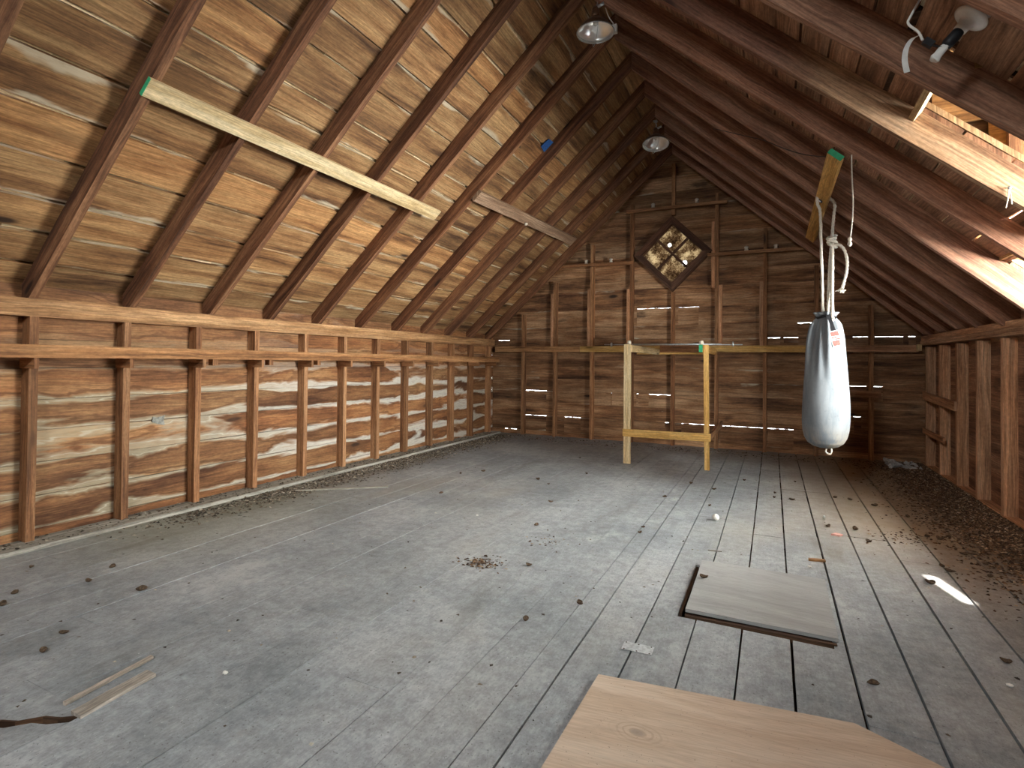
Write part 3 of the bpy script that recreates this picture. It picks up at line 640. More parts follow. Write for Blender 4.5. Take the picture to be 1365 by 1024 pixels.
tag(build('top_plate', tp, ['stud_red']), 'doubled reddish brown beam along the top of the right wall', 'wall plate')

# studs of the left wall: a cleat on each carries the rail
lsY = [1.91, 2.51, 3.10, 3.70, 4.33, 4.93, 5.535, 6.15, 6.76, 7.36, 7.98, 8.62]
for i, y in enumerate(lsY):
    o = lumber('wall_stud', (-4.65, y, ZF + 0.03), (-4.65, y, 0.2825), (0.10, 0, 0), (0, 0.052, 0), ['stud'],
        ('last upright stud of the left wall, in the far corner by the gable' if i == 11 else 'nearest upright stud of the left wall, at the left edge of the photo' if i == 0 else f'{ORD[i]} upright stud of the left wall counting from the near end'), 'stud', 'left wall studs', seg=0.35, jit=0.0022)
    lumber('cleat', (-4.66, y - 0.040, -0.040), (-4.465, y - 0.040, -0.040), (0, 0.028, 0), (0, 0, 0.072), ['stud'], parent=o, jit=0.001)
    if 2 <= i <= 4:
        lumber('nailing_block', (-4.60 + .025, y + 0.10, -0.028), (-4.515, y + 0.10, -0.028), (0, 0.05, 0), (0, 0, 0.055), ['stud'], parent=o)
# studs of the right wall
rsY = [5.95, 6.58, 7.22, 7.86, 8.48]
for i, y in enumerate(rsY):
    lumber('wall_stud', (1.81, y, ZF + 0.04), (1.81, y, 0.2455), (0.10, 0, 0), (0, 0.052, 0), ['stud_red'],
        ['nearest reddish stud of the right wall, at the right photo edge', 'second reddish stud of the right wall from the photo edge', 'third reddish stud of the right wall, where the upper short board ends', 'fourth reddish stud of the right wall, crossed by both short shelf boards', 'last reddish stud of the right wall, in the far corner'][i], 'stud', 'right wall studs', seg=0.35, jit=0.002)
lumber('shelf_board', (1.745, 7.18, -0.425), (1.745, 8.52, -0.375), (0, 0, 0.10), (0.022, 0, 0), ['stud_red'], 'upper short board nailed across the far right wall studs', 'board')
lumber('shelf_board', (1.745, 7.60, -0.84), (1.745, 8.52, -0.82), (0, 0, 0.065), (0.022, 0, 0), ['stud_red'], 'lower, shorter board nailed across the far right wall studs', 'board')

# studs of the gable wall ----------------------------------------------------
bx = [-4.045, -3.435, -2.765, -2.09, -1.43, -0.775, -0.10, 0.567, 1.225]
gl = ['gable stud nearest the left corner', 'second gable stud from the left corner', 'third gable stud from the left corner', 'fourth gable stud from the left, left of the diamond window', 'gable stud under the bottom corner of the diamond window',
      'gable stud just right of the diamond window', 'gable stud between the diamond window and the hanging bag', 'gable stud directly behind the hanging bag', 'gable stud right of the hanging bag, nearest the right corner']
for i, x in enumerate(bx):
    top = min(zl(x), zr(x)) - 0.06
    if i == 4: top = WZ - HO - 0.01
    o = lumber('gable_stud', (x, 8.85, ZF), (x, 8.85, top), (0.052, 0, 0), (0, 0.10, 0), ['stud'], gl[i], 'stud', 'gable wall studs', seg=0.4, jit=0.002)
lumber('gable_stud', (-1.43, 8.85, WZ + HO + 0.012), (-1.43, 8.85, 3.20), (0.052, 0, 0), (0, 0.10, 0), ['stud'], 'short upright from the top corner of the diamond window to the roof peak', 'stud', 'gable wall studs')
# shorter studs doubled beside them above the rail
for x, z, r in ((-3.485, 1.20, 'second gable stud from the left corner'), (-2.817, 1.25, 'third gable stud from the left corner'), (-2.142, 1.225, 'gable stud left of the diamond window'), (-0.722, 1.215, 'gable stud right of the diamond window'), (-0.152, 1.236, 'gable stud between the diamond window and the bag'), (-0.83, 2.2, None)):
    z0 = 0.283
    if r is None: z0 = 1.18; r = 'gable stud right of the diamond window, higher up beside the window frame'
    lumber('short_stud', (x, 8.85, z0), (x, 8.85, z), (0.050, 0, 0), (0, 0.10, 0), ['stud_red'], 'shorter reddish stud fixed against the ' + r if z < 2 else 'high short stud beside the right corner of the diamond window frame', 'stud', 'doubled gable studs')
lumber('blocking_board', (-3.46, 8.775, 1.672), (-2.05, 8.775, 1.642), (0, 0.05, 0), (0, 0, 0.05), ['stud'], 'level board between studs left of the diamond window, small knobs on top', 'board')
lumber('blocking_board', (-2.17, 8.775, 2.493), (-0.63, 8.775, 2.478), (0, 0.05, 0), (0, 0, 0.045), ['stud'], 'high level board across the gable studs above the diamond window', 'board')
lumber('blocking_board', (-0.91, 8.775, 1.685), (0.60, 8.775, 1.675), (0, 0.05, 0), (0, 0, 0.045), ['stud'], 'level board across the gable studs right of the diamond window', 'board')
for i, (x, z, lb) in enumerate(((-1.743, 2.5155, 'left of two small pale knobs on the high board above the diamond window'), (-1.072, 2.5155, 'right of two small pale knobs on the high board above the diamond window'), (-2.861, 1.686, 'left of two pale knobs on the board left of the diamond window'), (-2.43, 1.6785, 'right of two pale knobs on the board left of the diamond window'), (-0.358, 1.7065, 'left of two pale knobs on the board right of the diamond window'), (0.042, 1.7035, 'right of two pale knobs on the board right of the diamond window'))):
    k = MB().lathe([(0, 0), (.024, 0), (.03, .012), (.022, .024), (.022, .03), (.032, .042), (.028, .06), (.012, .07), (0, .07)], (x, 8.778, z), n=16)
    tag(build('ceramic_knob', k, ['knob']), lb, 'ceramic knob', 'ceramic knobs on the gable boards')
# the rail across the gable: boards of different age end to end
for i, (x0, x1, mat, lb) in enumerate(((-4.58, -2.96, 'plate', 'brown rail board on the gable wall, from the left corner'), (-2.955, -1.62, 'pine_gold', 'golden rail board on the gable wall ending behind the bench'), (-1.615, -0.97, 'stud', 'dark worn rail board on the gable wall behind the bench legs'), (-0.965, 0.52, 'pine_gold', 'bright golden rail board on the gable wall between bench and bag'), (0.525, 1.74, 'stud_red', 'reddish rail board on the gable wall right of the bag'))):
    lumber('gable_rail', (x0, 8.775, 0.232), (x1, 8.775, 0.230), (0, 0, 0.096), (0, 0.045, 0), [mat], lb, 'rail', 'rail boards across the gable', seg=0.3)
lumber('slat', (-1.98, 8.74, 0.16), (-0.95, 8.74, 0.163), (0, 0, 0.03), (0, 0.02, 0), ['pine_gold'], 'thin golden slat under the dark rail board behind the bench', 'slat')
lumber('wall_block', (0.95, 8.785, -0.395), (1.33, 8.785, -0.395), (0, 0, 0.09), (0, 0.03, 0), ['stud_red'], 'short board across one gable stud, right of the hanging bag', 'board')
lumber('gable_rail', (1.735, 8.70, 0.20), (1.735, 8.70, 0.285), (0.05, 0, 0), (0, 0.05, 0), ['pine'], 'small pale end block where the gable rail meets the right wall', 'block')

# rafters --------------------------------------------------------------------
def rafter(y, side, mat, label, drop=0.0, rdrop=0.0):
    m = MB(); t = RD / CT; w = 0.050
    if side == 'L':
        x0, x1 = XL, XRG - 0.001; f = lambda x: zl(x); bot = [(x0, ZE), (x1, zl(x1))]; topp = [(x1, zl(x1, RD)), (x0 - 0.13, zl(x0 - 0.13, RD)), (x0 - 0.13, ZE)]
        pts = bot + topp; g = sL
    else:
        x0, x1 = XR, XRG + 0.001; k = ZE - drop; pts = [(x0, k), (x1, zr(x1) - rdrop), (x1, zr(x1, RD)), (x0 + 0.13, zr(x0 + 0.13, RD)), (x0 + 0.13, k)]; g = sR
    # split the length so that the edges can be a little uneven
    a, b = V((pts[0][0], 0, pts[0][1])), V((pts[1][0], 0, pts[1][1])); n = 9
    edge = [a.lerp(b, i / n) for i in range(n + 1)]
    edge = [e + V((0, 0, random.uniform(-.003, .003) if 0 < i < n else 0)) for i, e in enumerate(edge)]
    P = [(e.x, y - w / 2, e.z) for e in edge] + [(x, y - w / 2, z) for x, z in pts[2:]]
    m.prism(P, (0, w, 0), g)
    return tag(build('rafter', m, [mat]), label, 'rafter', 'rafters of the left slope' if side == 'L' else 'rafters of the right slope')
for i, y in enumerate(rafY):
    lb = {0: 'left slope rafter just showing in the top left corner of the photo', 11: 'last left slope rafter, lying against the gable wall'}.get(i, f'{ORD[i-1]} full rafter of the left slope counting from the near end' if i else '')
    rafter(y, 'L', 'rafter', lb)
    lr = {0: 'right slope rafter nearest the camera', 1: 'second right slope rafter from the camera, just above the photo frame', 2: 'right slope rafter in the top right corner, above the broken lamp holder', 3: 'dark right slope rafter on the near side of the dormer opening', 4: 'pale rough right slope rafter on the far side of the dormer opening', 5: 'right slope rafter carrying the green ended end of the bag plank', 11: 'last right slope rafter, lying against the gable wall'}.get(i)
    if not lr: lr = f'{ORD[i-6]} right slope rafter beyond the one at the green plank end'
    drop = max(0.0, min(0.073, 0.073 - 0.041 * (y - 5.7))) if y > 4.9 else 0.0
    rdrop = 0.09 if y < 4.6 else max(0.0, 0.09 - 0.06 * (y - 4.6))
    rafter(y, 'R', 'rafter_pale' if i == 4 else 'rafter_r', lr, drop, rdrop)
# header sticks in the dormer opening
lumber('header_stick', V((0.745, DYA + 0.002, zr(0.745, 0.105))), V((0.745, DYB - 0.002, zr(0.745, 0.105))), sR * 0.035, nR * 0.06, ['pine'], 'pale raw stick between the two rafters at the upper edge of the dormer opening', 'stick')
lumber('dormer_post', (1.20, 3.84 + .035, 1.03), (1.20, 3.84 + .035, 1.55), (0.06, 0, 0), (0, 0.06, 0), ['stud'], 'golden brown post standing in the dormer opening at the right edge of the photo', 'post')

# planks nailed across the rafters ---------------------------------------------
def across(name, O, s, n, y0, y1, d0, d1, w, t, mat, label, cat, gap=0.003, parent=None):
    a = O + s * d0 + n * (-t / 2 - gap); b = O + s * d1 + n * (-t / 2 - gap)
    m = MB().beam((a.x, y0, a.z), (b.x, y1, b.z), s * w, n * t, seg=0.4, jit=0.001)
    return tag(build(name, m, mat), label, cat) if label else build(name, m, mat, parent)
d_of = lambda x, O: abs(x - O.x) / CT
pk = across('collar_plank', OL, sL, nL, 1.86, 4.87, d_of(-3.291, OL), d_of(-3.287, OL), 0.118, 0.026, ['pine'], 'long pale pine plank nailed across the nearer rafters of the left slope', 'plank')
p = OL + sL * d_of(-3.291, OL) + nL * (-0.016); e = MB().beam((p.x, 1.856, p.z), (p.x, 1.8598, p.z), sL * 0.118, nL * 0.026)
o = build('end_paint', e, ['green'], pk); o['label'] = 'green painted end of the plank'
pk2 = across('brace_plank', OL, sL, nL, 5.18, 8.12, d_of(-2.985, OL), d_of(-2.885, OL), 0.135, 0.045, ['grey_plank'], 'old grey brown plank nailed across the farther rafters of the left slope', 'plank')
p = OL + sL * d_of(-2.98, OL) + nL * (-0.052)
kb = MB().lathe([(0, .03), (.018, .028), (.024, .018), (.02, .006), (.012, 0), (0.012, -.006)], (p.x, 6.45, p.z), -nL, 16); build('nail_head', kb, ['knob'], pk2)
pb = across('hanging_plank', OR, sR, nR, 4.53, 7.42, d_of(0.458, OR), d_of(0.458, OR), 0.112, 0.04, ['pine_gold'], 'honey coloured plank with a green end under the right rafters, carrying the bag rope', 'plank', gap=0.052)
p = OR + sR * d_of(0.458, OR) + nR * (-0.072); e = MB().beam((p.x, 4.526, p.z), (p.x, 4.5298, p.z), sR * 0.112, nR * 0.04)
o = build('end_paint', e, ['green'], pb); o['label'] = 'green painted end of the plank'
q = OR + sR * d_of(0.455, OR) + nR * (-0.0965); e = MB().beam((q.x, 5.66, q.z), (q.x, 5.72, q.z), sR * 0.045, nR * 0.006); o = build('metal_clip', e, ['black'], pb)
q2 = OR + sR * d_of(0.455, OR) + nR * (-0.1015); e = MB().beam((q2.x, 5.675, q2.z), (q2.x, 5.695, q2.z), sR * 0.02, nR * 0.004); build('clip_plate', e, ['alu'], o)

# punching bag on its rope -----------------------------------------------------
BY = 5.66; BX = 0.437
def spl(pts, n=10):
    pts = [V(p) for p in pts]; out = []; q = [pts[0] * 2 - pts[1]] + pts + [pts[-1] * 2 - pts[-2]]
    for i in range(1, len(q) - 2):
        for k in range(n):
            t = k / n; a, b, c, d = q[i - 1], q[i], q[i + 1], q[i + 2]
            out.append(0.5 * ((2 * b) + (c - a) * t + (2 * a - 5 * b + 4 * c - d) * t * t + (3 * b - a - 3 * c + d) * t ** 3))
    return out + [pts[-1]]
bag = empty('punching_bag', (BX, BY, -0.76)); tag(bag, 'pale grey canvas punching bag hanging from a rope in front of the gable wall', 'punching bag')
prof = [(0.0, -0.752), (0.055, -0.750), (0.105, -0.735), (0.145, -0.705), (0.172, -0.655), (0.186, -0.59), (0.192, -0.50), (0.191, -0.40), (0.186, -0.28), (0.177, -0.14), (0.166, 0.0), (0.153, 0.12), (0.138, 0.23), (0.122, 0.31), (0.106, 0.365), (0.088, 0.40), (0.070, 0.425), (0.062, 0.44), (0.070, 0.455), (0.084, 0.475), (0.078, 0.482), (0.05, 0.455), (0.0, 0.44)]
pp = []
for (r0, h0), (r1, h1) in zip(prof[:-1], prof[1:]):
    for k in range(4): pp.append((r0 + (r1 - r0) * k / 4, h0 + (h1 - h0) * k / 4))
pp.append(prof[-1])
def folds(t, h):
    k = min(1, max(0, (h + 0.25) / 0.62)) ** 1.6
    f = 0.14 * math.sin(5 * t + 0.6) + 0.12 * math.sin(9 * t + 2.0 + h * 3) + 0.09 * math.sin(15 * t + 5)
    return 1 + k * f + 0.012 * math.sin(3 * t + h * 7) + (0.05 * math.sin(17 * t + 1) if h > 0.44 else 0)
build('canvas_body', MB().lathe(pp, (BX, BY, 0), n=72, fn=folds), ['bag'], bag)
cord = [V((BX + math.cos(t) * 0.075, BY + math.sin(t) * 0.075, 0.437 + 0.008 * math.sin(3 * t))) for t in [2 * math.pi * k / 40 for k in range(41)]]
build('drawstring', MB().tube(cord, 0.011, 8, 3, 120), ['black'], bag)
build('bottom_loop', MB().tube(spl([(BX + .01, BY - .03, -0.745), (BX + .0, BY - .04, -0.785), (BX + .03, BY - .045, -0.80), (BX + .045, BY - .04, -0.775), (BX + .04, BY - .03, -0.745)], 6), 0.007, 8), ['rope'], bag)
# hanging tab, dark strap and printed label
lb_ = MB(); lp = [(0.475, 0.300, 0.030), (0.493, 0.245, 0.034), (0.512, 0.190, 0.038)]
def quadstrip(mb, pts, w, off, th=0.006):
    pts = [V(p) for p in pts]
    for a, b in zip(pts[:-1], pts[1:]): mb.beam(a, b, w, (0, th, 0))
def onbag(x, z, out=0.008):
    # front surface of the bag (camera side)
    best = 0.19
    for (r0, h0), (r1, h1) in zip(prof[:-4], prof[1:-3]):
        if h0 <= z <= h1: best = r0 + (r1 - r0) * (z - h0) / max(1e-6, h1 - h0)
    best *= 1.0; dx = x - BX
    return V((x, BY - math.sqrt(max(1e-4, (best + out) ** 2 - dx * dx)), z))
st_ = MB(); pts = [V((0.448, BY - 0.095, 0.452)), onbag(0.462, 0.39, .022), onbag(0.478, 0.33, .022), onbag(0.488, 0.292, .022)]
quadstrip(st_, pts, V((0.035, 0, 0.008)), 0); build('strap', st_, ['black'], bag)
l1 = MB(); A, B = onbag(0.486, 0.305, .028), onbag(0.520, 0.165, .024); wv = V((0.075, 0.014, 0.016))
l1.beam(A, B, wv, (0, 0.004, 0)); lab = build('sewn_label', l1, ['white'], bag); lab['label'] = 'white and red printed label'
l2 = MB(); nrm = wv.cross(B - A).normalized(); nrm = nrm if nrm.y < 0 else -nrm
for k0, k1, u0, u1 in ((0.06, 0.34, -.42, .42), (0.38, 0.46, -.42, .1), (0.50, 0.58, -.1, .42), (0.62, 0.94, -.42, .3)):
    c0 = A.lerp(B, k0) + nrm * 0.004 + wv * ((u0 + u1) / 2); c1 = A.lerp(B, k1) + nrm * 0.004 + wv * ((u0 + u1) / 2)
    l2.beam(c0, c1, wv * (u1 - u0), nrm * 0.002)
build('print', l2, ['red'], lab)
# rope ------------------------------------------------------------------------
rp = MB(); TW = 2 * math.pi / 0.10
zt = 1.515
loop = [(0.388, BY, zt - 0.03), (0.392, BY, zt + 0.06), (0.41, BY, 1.628), (0.45, BY, 1.60), (0.505, BY, 1.545), (0.515, BY, 1.50)]
left = [(0.412, BY, 0.452), (0.408, BY, 0.75), (0.398, BY, 1.1), (0.390, BY, 1.40), (0.372, BY - .002, 1.47), (0.366, BY, 1.535), (0.385, BY, 1.578), (0.435, BY, 1.548), (0.490, BY, 1.495), (0.506, BY, 1.45), (0.500, BY, 1.38), (0.490, BY, 1.25), (0.480, BY, 1.10)]
rp.tube(spl(left, 12), 0.0125, 10, 3, TW, 0.16)
rp.tube(spl([(0.482, BY, 1.13), (0.47, BY + .01, 0.95), (0.460, BY, 0.7), (0.452, BY, 0.452)], 14), 0.0125, 10, 3, TW, 0.16)
rp.tube(spl([(0.486, BY - .02, 1.11), (0.486, BY - .02, 0.9), (0.484, BY - .03, 0.65), (0.482, BY - .07, 0.44), (0.484, BY - .105, 0.40)], 14), 0.0145, 10, 3, TW, 0.16)
build_rope = empty('hanging_rope', (0.45, BY, 0.44)); tag(build_rope, 'off white twisted rope looped over the honey plank down to the punching bag', 'rope')
build('strands', rp, ['rope'], build_rope)
kn = MB(); kpts = []
for k in range(60):
    t = k / 59; a = t * 2 * math.pi * 3.2; kpts.append(V((0.484 + 0.030 * math.cos(a) * (1 + .2 * math.sin(a * .7)), BY - 0.004 + 0.026 * math.sin(a), 1.175 - 0.105 * t + 0.010 * math.sin(a * 1.3))))
kn.tube(kpts, 0.0135, 10, 3, TW, 0.14); build('knot', kn, ['rope'], build_rope)
tl_ = MB().tube(spl([(0.497, BY - .02, 1.09), (0.535, BY - .03, 1.085), (0.575, BY - .03, 1.04), (0.597, BY - .03, 0.95), (0.596, BY - .03, 0.85), (0.575, BY - .03, 0.745), (0.560, BY - .03, 0.69)], 10), 0.0125, 10, 3, TW, 0.16); build('loose_tail', tl_, ['rope'], build_rope)
fr_ = MB()
for k in range(16):
    a = random.uniform(0, 6.28); r = random.uniform(.01, .045); fr_.tube([V((0.558, BY - .03, 0.70)), V((0.556 + r * .6 * math.cos(a), BY - .03 + r * .6 * math.sin(a), 0.675)), V((0.553 + r * math.cos(a), BY - .03 + r * math.sin(a), 0.66 + random.uniform(-.012, .015)))], 0.004, 5)
build('frayed_end', fr_, ['rope'], build_rope)
sg_ = empty('pull_string', (0.49, 4.49, 0.85)); tag(sg_, 'thin pale string with a knotted end hanging right of the bag rope', 'string')
build('cord', MB().tube(spl([(0.503, 4.485, 1.50), (0.505, 4.48, 1.35), (0.512, 4.48, 1.15), (0.505, 4.48, 1.0), (0.493, 4.48, 0.89)], 8), 0.0045, 8), ['rope'], sg_)
kk = MB().lathe([(0, .05), (.009, .045), (.014, .03), (.009, .018), (.013, .008), (.015, -.004), (.009, -.016), (0, -.02)], (0.492, 4.48, 0.865), n=12); build('knot', kk, ['rope'], sg_)

# bench frame at the gable --------------------------------------------------------
be = empty('bench_frame', (-1.2, 6.98, ZF)); tag(be, 'unfinished wooden bench frame, two legs and a low rail, joined to the gable wall', 'bench')
lumber('leg', (-1.695, 6.955, ZF), (-1.695, 6.955, 0.245), (0.088, 0, 0), (0, 0.04, 0), ['pine'], parent=be)
lumber('leg', (-0.715, 6.985, ZF), (-0.735, 6.985, 0.235), (0.058, 0, 0), (0, 0.04, 0), ['pine_gold'], parent=be)
lumber('stretcher', (-1.745, 6.925, -0.90), (-0.672, 6.952, -0.90), (0, 0, 0.095), (0, 0.02, 0), ['pine_gold'], parent=be)
lumber('crosspiece', (-1.64, 6.94, 0.19), (-1.64, 8.745, 0.185), (0.04, 0, 0), (0, 0, 0.088), ['pine'], parent=be)
c2 = lumber('crosspiece', (-0.790, 6.93, 0.19), (-0.790, 8.745, 0.185), (0.045, 0, 0), (0, 0, 0.092), ['pine_gold'], parent=be)
e = MB().beam((-0.790, 6.926, 0.19), (-0.790, 6.9298, 0.19), (0.045, 0, 0), (0, 0, 0.092)); o = build('end_paint', e, ['green'], c2); o['label'] = 'green painted end'
lumber('low_tie', (-0.69, 7.02, -0.90), (-0.69, 8.79, -0.90), (0.03, 0, 0), (0, 0, 0.07), ['stud'], parent=be)
for x in (-1.675, -0.785):
    b_ = MB().lathe([(0, .05), (.02, .047), (.028, .03), (.026, .014), (.016, 0), (0, 0)], (x, 6.955, 0.2455 if x < -1 else 0.236), n=16); build('round_cap', b_, ['knob'], be)
rd = empty('metal_rod', (-1.25, 7.5, 0.25)); tag(rd, 'thin pale metal rod lying along the top of the bench frame', 'rod')
build('tube', MB().tube([(-1.86, 7.5, 0.262), (-0.60, 7.5, 0.258)], 0.011, 10), ['galv'], rd)
build('thin_rod', MB().tube([(-2.165, 7.5, 0.262), (-0.345, 7.5, 0.252)], 0.006, 8), ['galv'], rd)
for x in (-2.06, -0.46): build('end_ring', MB().lathe([(.008, -.01), (.03, -.008), (.03, .008), (.008, .01)], (x, 7.5, 0.26), (1, 0, 0), 14), ['galv'], rd)

# clamp lamps under the ridge -------------------------------------------------------
def clamp_lamp(c, ax, r, name_label, hang):
    c = V(c); ax = V(ax).normalized()           # ax points out of the open mouth
    L = empty('clamp_lamp', c); tag(L, name_label, 'lamp')
    prof = [(0.22, -0.86), (0.30, -0.80), (0.34, -0.70), (0.55, -0.58), (0.76, -0.40), (0.91, -0.20), (1.0, 0.0), (1.03, 0.0)]
    outer = [(a * r, h * r) for a, h in prof]; inner = [((a - 0.025) * r, h * r) for a, h in prof[:-1]][::-1]
    sh = MB().lathe(outer, c, ax, 40, 0); sh.lathe([(1.03 * r, 0), (0.975 * r, 0)] + inner[0:], c, ax, 40, 1); sh.lathe([inner[-1], (0.0, inner[-1][1])], c, ax, 40, 1)
    build('reflector', sh, ['socket', 'alu'], L)
    so = MB().lathe([(0, -1.45 * r), (.14 * r, -1.43 * r), (.20 * r, -1.3 * r), (.20 * r, -1.05 * r), (.24 * r, -1.0 * r), (.24 * r, -.84 * r), (0, -.84 * r)], c, ax, 24); build('socket', so, ['socket'], L)
    bu = MB().lathe([(0, -.40 * r), (.09 * r, -.42 * r), (.14 * r, -.50 * r), (.14 * r, -.58 * r), (.09 * r, -.70 * r), (.08 * r, -.82 * r)], c, ax, 20); build('bulb', bu, ['porcelain'], L)
    a = ax.orthogonal().normalized(); b = ax.cross(a); gd = MB()
    for k in range(2):
        t = 0.35 + k * math.pi / 2; d = a * math.cos(t) + b * math.sin(t)
        gd.tube([c + d * r * math.cos(q) + ax * r * 0.50 * math.sin(q) for q in [math.pi * i / 20 for i in range(21)]], 0.0024, 6)
    gd.tube([c + (a * math.cos(t) + b * math.sin(t)) * r * 1.02 for t in [2 * math.pi * i / 36 for i in range(37)]], 0.004, 6)
    build('wire_guard', gd, ['galv'], L)
    cl = MB(); top = c - ax * 1.3 * r; hang = V(hang)
    cl.tube([top, top.lerp(hang, 0.5) + V((0.01, 0, 0)), hang], 0.007, 8); cl.lathe([(0, -.022), (.02, -.018), (.028, 0), (.02, .018), (0, .022)], top, (0, 1, 0), 14)
    cl.beam(hang - V((0, 0.03, 0)), hang + V((0, 0.03, 0)), (0.05, 0, 0), (0, 0, 0.012)); cl.lathe([(0, -.03), (.014, -.03), (.014, .03), (0, .03)], top + V((0.05, -0.01, 0.02)), (1, 0, .3), 12)
    build('clamp', cl, ['galv'], L); return L
clamp_lamp((-1.40, 4.50, 2.88), (0.0, 0.0, -1.0), 0.158, 'nearer of two metal clamp lamps with wire guards hanging under the roof ridge', (-1.40, 4.55, 3.22))
clamp_lamp((-1.415, 7.27, 2.93), (0.04, -0.20, -1.0), 0.168, 'farther of two metal clamp lamps with wire guards hanging under the roof ridge', (-1.42, 7.27, 3.24))
bx_ = MB().beam((-1.29, 4.70, 2.96), (-1.29, 4.70, 3.03), (0.055, 0, 0), (0, 0.04, 0)); tag(build('outlet_box', bx_, ['porcelain']), 'small white electrical block on the rafter right of the nearer clamp lamp', 'electrical box')
tag(build('lamp_wire', MB().tube(spl([(-1.36, 4.62, 3.20), (-1.33, 4.66, 3.1), (-1.29, 4.68, 3.035)], 8), 0.005, 6), ['white']), 'short pale wire above the nearer clamp lamp', 'wire')

# broken lamp holder at the top right -----------------------------------------------------
N_ = nR; fx = V((0.775, 2.82, zr(0.775, RD))) ; ax = (-N_).normalized()
LH = empty('lamp_holder', fx); tag(LH, 'white porcelain ceiling lamp holder with a broken bulb at the top right', 'lamp')
build('junction_box', MB().lathe([(0, .0), (.050, 0), (.050, .045), (0.046, .05), (0, .05)], fx + V((0.02, -0.005, 0.012)), ax, 8), ['galv'], LH)
build('porcelain_base', MB().lathe([(0, .048), (.064, .048), (.069, .053), (.068, .060), (.058, .066), (.038, .071), (.029, .078), (.026, .10), (.025, .115), (0, .116)], fx, ax, 40), ['porcelain'], LH)
b0 = fx + ax * 0.115; bd_ = (ax + V((-0.25, 0.0, -0.32))).normalized()
build('adapter', MB().lathe([(0, 0), (.021, 0), (.023, .01), (.024, .055), (.018, .068), (0, .07)], b0, bd_, 20), ['black'], LH)
b1 = b0 + bd_ * 0.068
build('broken_bulb', MB().lathe([(0.012, 0), (.016, .01), (.016, .045), (.02, .06), (.016, .066), (0, .06)], b1, bd_, 16, fn=lambda t, h: 1 + 0.18 * math.sin(3 * t + 40 * h)), ['porcelain'], LH)
b2 = b1 + V((-0.045, -0.005, 0.012)); build('outlet_tap', MB().beam(b2, b2 + V((-0.03, 0.0, 0.028)), V((0.018, 0, 0.02)), (0, 0.02, 0)).beam(b1 + V((-.015, 0, 0)), b2, (0, 0.012, 0.01), (0, 0.014, 0)), ['black'], LH)
hc = build('cord', MB().tube(spl([b2 + V((-.035, 0, .03)), b2 + V((-0.05, 0, 0.07)), b2 + V((-0.085, 0.0, 0.115)), b2 + V((-0.075, 0, 0.15)), b2 + V((-0.02, 0, 0.255))], 8), 0.005, 8), ['white'], LH)
tp_ = MB(); pts = spl([b2 + V((-.045, 0, .055)), b2 + V((-0.072, 0, 0.045)), b2 + V((-0.092, 0, 0.010)), b2 + V((-0.098, 0, -0.04)), b2 + V((-0.090, 0, -0.095))], 6)
for a, b in zip(pts[:-1], pts[1:]): tp_.beam(a, b, V((0.022, 0.006, 0.006)), (0, 0.003, 0))
build('dangling_strip', tp_, ['white'], hc)
cb = [fx + V((0.065, 0, 0.0)) - N_ * 0.03, V((0.90, 2.80, zr(0.90, RD) - 0.02)), V((1.15, 2.79, zr(1.15, RD) - 0.02)), V((1.5, 2.79, zr(1.5, RD) - 0.02))]
wc = empty('white_cable', cb[1]); tag(wc, 'white cable running right from the broken lamp holder along the roof boards', 'cable')
build('sheath', MB().tube(spl(cb, 8), 0.007, 8), ['white'], wc); build('staple', MB().beam(V((0.985, 2.79, zr(0.985, RD) - 0.024)) - sR * .009, V((0.985, 2.79, zr(0.985, RD) - 0.024)) + sR * .009, (0, 0.03, 0), nR * 0.022), ['porcelain'], wc)
# small things on the roof
hk = empty('string_loop', (1.155, 3.83, 0.90)); tag(hk, 'short white string looped over a nail on the pale right rafter', 'string')
build('loop', MB().tube(spl([(1.165, 3.832, 0.985), (1.160, 3.828, 0.93), (1.152, 3.826, 0.88), (1.150, 3.826, 0.875)], 6), 0.0035, 6).tube(spl([(1.165, 3.832, 0.985), (1.172, 3.828, 0.93), (1.176, 3.826, 0.89)], 6), 0.0035, 6), ['rope'], hk)
build('nail', MB().lathe([(0, 0), (.009, 0), (.009, -.003), (.003, -.004), (.003, -.025)], (1.166, 3.822, 0.983), (0, -1, 0), 10), ['galv'], hk)
rw = []
for i in range(11):
    t = i / 10; x = 0.40 - 0.95 * t; y = 4.62 + 1.2 * t; rw.append(V((x, y, zr(x) - 0.085 - 0.05 * math.sin(math.pi * min(1, t * 2)) * (1 - t))))
tag(build('black_wire', MB().tube(spl(rw, 5), 0.0035, 6), ['wirem']), 'loose black wire sagging across the right slope rafters', 'wire')
bl = OL + sL * d_of(-2.36, OL) + nL * (RD - 0.02); bb = MB(); bb.prism([bl + V((0, 0.0, 0)), bl + V((0.09, .02, .08)), bl + V((0.10, .16, .085)), bl + V((-.02, .17, -.02))], nL * 0.006, (0, 1, 0))
o = build('blue_scrap', bb, ['blue']); tag(o, 'torn blue scrap stuck between roof boards high on the left slope', 'scrap'); o.location.y = 5.85; WLOC[o.name] = o.location.copy()

